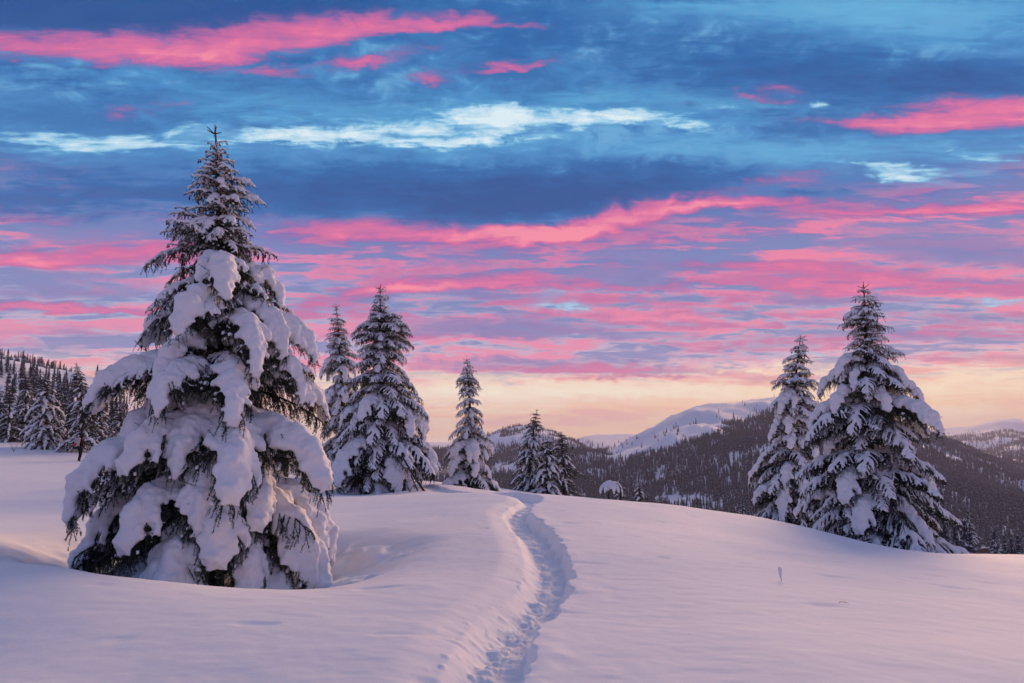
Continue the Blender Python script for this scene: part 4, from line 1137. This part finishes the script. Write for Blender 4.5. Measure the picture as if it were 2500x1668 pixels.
def build_walker():
    base = at(193, 1128, 48.0)
    root = bpy.data.objects.new('person', None); COL.objects.link(root)
    root.location = base; root.rotation_euler[2] = R(62)         # +x is the way the walker faces
    tag(root, 'walker in dark trousers and dark red jacket standing in the snow, seen from behind', 'person')
    J = {}; E = []; Rd = {}
    def j(n, p, r, par=None):
        J[n] = (len(J), p); Rd[n] = r
        if par: E.append((J[par][0], J[n][0]))
    j('pelvis', (0, 0, 0.93), (.135, .16)); j('waist', (0.01, 0, 1.10), (.12, .145), 'pelvis'); j('chest', (0.03, 0, 1.30), (.13, .17), 'waist'); j('neckb', (0.04, 0, 1.46), (.075, .09), 'chest')
    j('neck', (0.055, 0, 1.53), (.055, .055), 'neckb'); j('head', (0.075, 0, 1.63), (.095, .08), 'neck'); j('crown', (0.075, 0, 1.74), (.075, .065), 'head')
    for s, nm in ((1, 'l'), (-1, 'r')):
        j('hip' + nm, (0, s * .11, 0.86), (.095, .09), 'pelvis'); j('knee' + nm, (0.05 * s + .04, s * .155, 0.48), (.068, .065), 'hip' + nm); j('ank' + nm, (0.06 * s - .03, s * .185, 0.09), (.048, .048), 'knee' + nm)
        j('heel' + nm, (0.06 * s - .04, s * .185, 0.03), (.05, .045), 'ank' + nm); j('toe' + nm, (0.06 * s + .14, s * .20, 0.03), (.04, .045), 'heel' + nm)
        j('sh' + nm, (0.02, s * .185, 1.40), (.075, .07), 'chest'); j('elb' + nm, (-.02, s * .27, 1.13), (.052, .052), 'sh' + nm); j('wr' + nm, (.14, s * .26, .96), (.036, .034), 'elb' + nm)
        j('palm' + nm, (.20, s * .255, .91), (.040, .026), 'wr' + nm)
        for q in range(4):
            j('f%d%s' % (q, nm), (.235 - .004 * abs(q - 1), s * (.285 - .02 * q), .87 + .004 * q), (.011, .010), 'palm' + nm); j('g%d%s' % (q, nm), (.225, s * (.282 - .02 * q), .825 + .006 * abs(q - 1)), (.009, .009), 'f%d%s' % (q, nm))
        j('th' + nm, (.215, s * .215, .915), (.012, .011), 'palm' + nm); j('tt' + nm, (.245, s * .205, .88), (.010, .009), 'th' + nm)
    me = bpy.data.meshes.new('body')
    me.from_pydata([p for _, p in J.values()], E, [])
    o = bpy.data.objects.new('body', me); COL.objects.link(o)
    sk = o.modifiers.new('skin', 'SKIN'); sk.use_smooth_shade = True
    for k, (n, (i, p)) in enumerate(J.items()):
        v = me.skin_vertices[0].data[i]; v.radius = Rd[n]; v.use_root = (n == 'pelvis')
    sb = o.modifiers.new('sub', 'SUBSURF'); sb.levels = 1; sb.render_levels = 1
    bpy.context.view_layer.update()
    m2 = bpy.data.meshes.new_from_object(o.evaluated_get(bpy.context.evaluated_depsgraph_get()))
    bpy.data.objects.remove(o)
    m2.name = 'body'; m2.materials.clear()
    for m in (M_BLACK, M_JACKET, M_SKIN): m2.materials.append(m)
    for p in m2.polygons:
        c = p.center
        p.material_index = 0 if (c.z < 0.97 and abs(c.y) < .21) or (c.x > .17 and c.z < .97) else (2 if c.z > 1.52 and c.z < 1.66 and c.x > .06 else 1)
        p.use_smooth = True
    link('body', m2, root)
    # knitted hat and hood collar
    sp = Soup()
    V, F = ico()
    sp.add(V * np.array([.115, .10, .085]) + np.array([.065, 0, 1.725]), F, 0)
    t = np.linspace(0, 2 * math.pi, 17)
    tube_into(sp, np.c_[.068 + .108 * np.cos(t), .095 * np.sin(t), np.full(17, 1.69)], .020, 0, 6)
    V, F, M = sp.arrays(); link('hat', mesh_np('hat', V, F, [M_BLACK], M), root)
    # face: nose and brow so the head reads from any side
    sp = Soup(); V, F = ico()
    sp.add(V * np.array([.018, .014, .022]) + np.array([.172, 0, 1.625]), F, 0)
    for s in (-1, 1): sp.add(V * np.array([.016, .012, .026]) + np.array([.07, s * .085, 1.63]), F, 0)
    V, F, M = sp.arrays(); link('nose_and_ears', mesh_np('nose_and_ears', V, F, [M_SKIN], M), root)
    return root, base

def rbox(sp, c, d, m, n=6, pw=4.0, taper=0.0):
    """rounded box from a superellipsoid"""
    th = np.linspace(-math.pi / 2, math.pi / 2, 2 * n + 1); ph = np.linspace(0, 2 * math.pi, 4 * n, endpoint=False)
    f = lambda v: np.sign(v) * np.abs(v) ** (2 / pw)
    T, P_ = np.meshgrid(th, ph, indexing='ij')
    X, Y, Z = f(np.cos(T)) * f(np.cos(P_)), f(np.cos(T)) * f(np.sin(P_)), f(np.sin(T))
    k = 1 - taper * Z
    V = np.stack([X * d[0] / 2 * k, Y * d[1] / 2 * k, Z * d[2] / 2], -1).reshape(-1, 3) + np.array(c)
    a, b_ = T.shape; i = np.arange(a - 1)[:, None]; j = np.arange(b_)[None]; j2 = (j + 1) % b_
    q = np.stack([i * b_ + j, i * b_ + j2, (i + 1) * b_ + j2, (i + 1) * b_ + j], -1).reshape(-1, 4)
    sp.add(V, np.vstack([q[:, [0, 1, 2]], q[:, [0, 2, 3]]]), m)

walker, wb = build_walker()
pk = bpy.data.objects.new('backpack', None); COL.objects.link(pk)
pk.location = wb; pk.rotation_euler[2] = R(62)
tag(pk, 'big pale grey backpack with rolled black mat on the walker', 'backpack')
for nm, build, m in [('pack_body', lambda s: rbox(s, (-.26, 0, 1.28), (.26, .38, .50), 0, taper=-.06), M_PACK), ('lid', lambda s: rbox(s, (-.25, 0, 1.57), (.29, .37, .13), 0), M_PACK),
                     ('pocket', lambda s: rbox(s, (-.41, 0, 1.20), (.09, .26, .24), 0), M_RED), ('rolled_mat', lambda s: tube_into(s, [(-.27, -.30, .99), (-.27, 0, .99), (-.27, .30, .99)], [.085, .087, .085], 0, 12), M_BLACK)]:
    s_ = Soup(); build(s_); V, F, M = s_.arrays(); link(nm, mesh_np(nm, V, F, [m], M), pk)
for y in (-.12, .12):
    s_ = Soup(); tube_into(s_, [(-.13, y, 1.50), (-.02, y * 1.05, 1.57), (.12, y * 1.05, 1.50), (.175, y, 1.36), (.15, y * 1.15, 1.18), (-.02, y * 1.5, 1.08), (-.14, y * 1.3, 1.08)], .018, 0, 5)
    V, F, M = s_.arrays(); link('strap', mesh_np('strap', V, F, [M_BLACK], M), pk)

# ----------------------------------------------------------------- little things on the crest and in the snow
def stick(name, label, cat, polys, mat, snowy=None, group=None):
    """polys: list of (points, radii); the first is the stem"""
    root = bpy.data.objects.new(name, None); COL.objects.link(root)
    o0 = Vector(polys[0][0][0]); root.location = o0
    tag(root, label, cat, group)
    for k, (P, rad) in enumerate(polys):
        sp = Soup(); tube_into(sp, np.array(P) - np.array(o0), rad, 0, 6); V, F, M = sp.arrays()
        link('stem' if k == 0 else 'twig', mesh_np('twig', V, F, [mat], M), root)
    if snowy is not None:
        me = remesh_snow(np.array([(x - o0[0], y - o0[1], z - o0[2], r) for x, y, z, r in snowy]), 0.008, 'snow_load')
        link('snow_load', me, root)
    return root

def line3(uvs, d): return [tuple(at(u, v, d)) for u, v in uvs]
def crust(P, r, n=10, lift=0.5):
    P = np.array(P); t = np.linspace(0, len(P) - 1, n); out = []
    for x in t:
        i = min(int(x), len(P) - 2); f = x - i; c = P[i] * (1 - f) + P[i + 1] * f
        out.append((c[0], c[1], c[2] + lift * r, r * (0.8 + .4 * random.random())))
    return out
D = 21.5
p1 = line3([(1520, 1212), (1519, 1196), (1512, 1183), (1500, 1177), (1486, 1181)], D)
p2 = line3([(1506, 1180), (1517, 1168), (1531, 1156)], D)
p3 = line3([(1506, 1180), (1503, 1190), (1502, 1198)], D)
stick('bent_twig', 'thin snow-crusted twig bent over in a hook on the crest', 'twig', [(p1, [.012, .011, .010, .009, .005]), (p2, [.009, .007, .004]), (p3, [.008, .006, .004])], M_BARK,
      crust(p1, .026, 26) + crust(p2[:2], .014, 9) + crust(p3, .017, 7))

# snow-buried young spruce: a white cap with dark fringe
b0 = at(1487, 1214, 21.2); rg_ = np.random.default_rng(3)
cap = bpy.data.objects.new('buried_spruce', None); COL.objects.link(cap); cap.location = b0
tag(cap, 'young spruce buried under a white dome of snow on the crest', 'young spruce')
tm, _ = trunk_mesh(0.42, 0.02, 4); link('trunk', tm, cap)
for i in range(9):
    p = LIB['heavy'][6 + i % 6]; k = (0.27 + 0.10 * rg_.random()) / p.reach
    o = link('bough', p.needle, cap); o.matrix_basis = Matrix.Translation((0, 0, .33 + .03 * rg_.random())) @ Matrix.Rotation(i * .698 + .2 * rg_.random(), 4, 'Z') @ Matrix.Rotation(R(4), 4, 'Y') @ Matrix.Diagonal((k, k, k * 1.15, 1))
    link('snow_load', p.snow, o)
link('snow_cap', remesh_snow(np.array([(0.02, 0, .38, .15), (-.10, .03, .35, .12), (.12, -.02, .35, .12), (0, .1, .34, .12), (0, -.1, .34, .12)]), 0.03, 'snow_cap'), cap)

# caked grass stalk standing in the open snow
b1 = at(1908, 1421, 8.7); b1[2] = hz(b1[0], b1[1]) - .02
tpz = at(1906, 1386, 8.7)[2]
stick('grass_stalk', 'single dry stalk caked with snow standing in the open field', 'plant', [([tuple(b1), (b1[0] - .002, b1[1], b1[2] + .06), (b1[0] - .010, b1[1], tpz - .01)], [.0035, .003, .002])], M_BARK,
      [(b1[0] - .004 - .008 * t, b1[1], tpz - .135 + .125 * t, .012 + .012 * min(1, t * 1.6)) for t in np.linspace(0, 1, 9)])
# fallen twig lying on the crust
b2 = at(2058, 1458, 7.4); b2[2] = hz(b2[0], b2[1]) + .012
def off(dx, dy, dz=0.0): return (b2[0] + dx, b2[1] + dy, b2[2] + dz)
stick('fallen_twig', 'small dark twig lying on the snow crust', 'twig', [([off(-.045, 0), off(-.015, .015, .006), off(.02, .0, .004), off(.05, -.02)], [.0022, .0022, .0018, .001]), ([off(.01, .005, .005), off(.04, .025, .003)], [.0018, .001])], M_BARK)
# bare shrub and broken pole at the foot of the drooping spruce
brg = np.random.default_rng(12)
for (u, v, d, n, h, lab) in [(960, 1212, 27.5, 5, .42, 'bare twiggy shrub with snow on its stems, at the foot of the drooping spruce'), (1000, 1208, 27.5, 6, .50, 'bare twiggy shrub beside the broken pole'), (33, 1104, 49, 4, .8, 'thin bare sapling in the open snow near the photo edge')]:
    c = at(u, v, d); c[2] = hz(c[0], c[1]) - .03
    polys, sn = [], []
    for i in range(n):
        a, l = brg.random() * 6.28, h * (.6 + .5 * brg.random())
        P = [tuple(c), (c[0] + .25 * l * math.cos(a), c[1] + .2 * l * math.sin(a), c[2] + .55 * l), (c[0] + .6 * l * math.cos(a), c[1] + .4 * l * math.sin(a), c[2] + l)]
        polys.append((P, [.011, .008, .004])); sn += crust(P[1:], .016, 5)
    stick('bare_shrub', lab, 'shrub', polys, M_BARK, sn)
stick('broken_pole', 'broken grey pole leaning out from under the drooping spruce', 'pole', [(line3([(985, 1120), (1012, 1166), (1040, 1206)], 27.8), [.035, .045, .05]), (line3([(1003, 1160), (1022, 1204)], 27.9), [.025, .03])], M_BARK)
# ----------------------------------------------------------------- air
hb = bpy.data.materials.new('haze'); hb.use_nodes = True
hb.node_tree.nodes.clear()
pv = hb.node_tree.nodes.new('ShaderNodeVolumePrincipled'); ho = hb.node_tree.nodes.new('ShaderNodeOutputMaterial')
pv.inputs['Color'].default_value = (0.92, 0.90, 0.95, 1); pv.inputs['Density'].default_value = 1.1e-4; pv.inputs['Anisotropy'].default_value = 0.1
hb.node_tree.links.new(pv.outputs[0], ho.inputs['Volume'])
bx = 9500.0; zb, zt = -150.0, 240.0
V = [(x, y, z) for z in (zb, zt) for y in (-bx, bx) for x in (-bx, bx)]
F = [(0, 2, 3, 1), (4, 5, 7, 6), (0, 1, 5, 4), (2, 6, 7, 3), (0, 4, 6, 2), (1, 3, 7, 5)]
hz_o = link('haze', mesh_np('haze', V, F, [hb], smooth=False))
tag(hz_o, kind='stuff', label='thin morning haze over the valley')
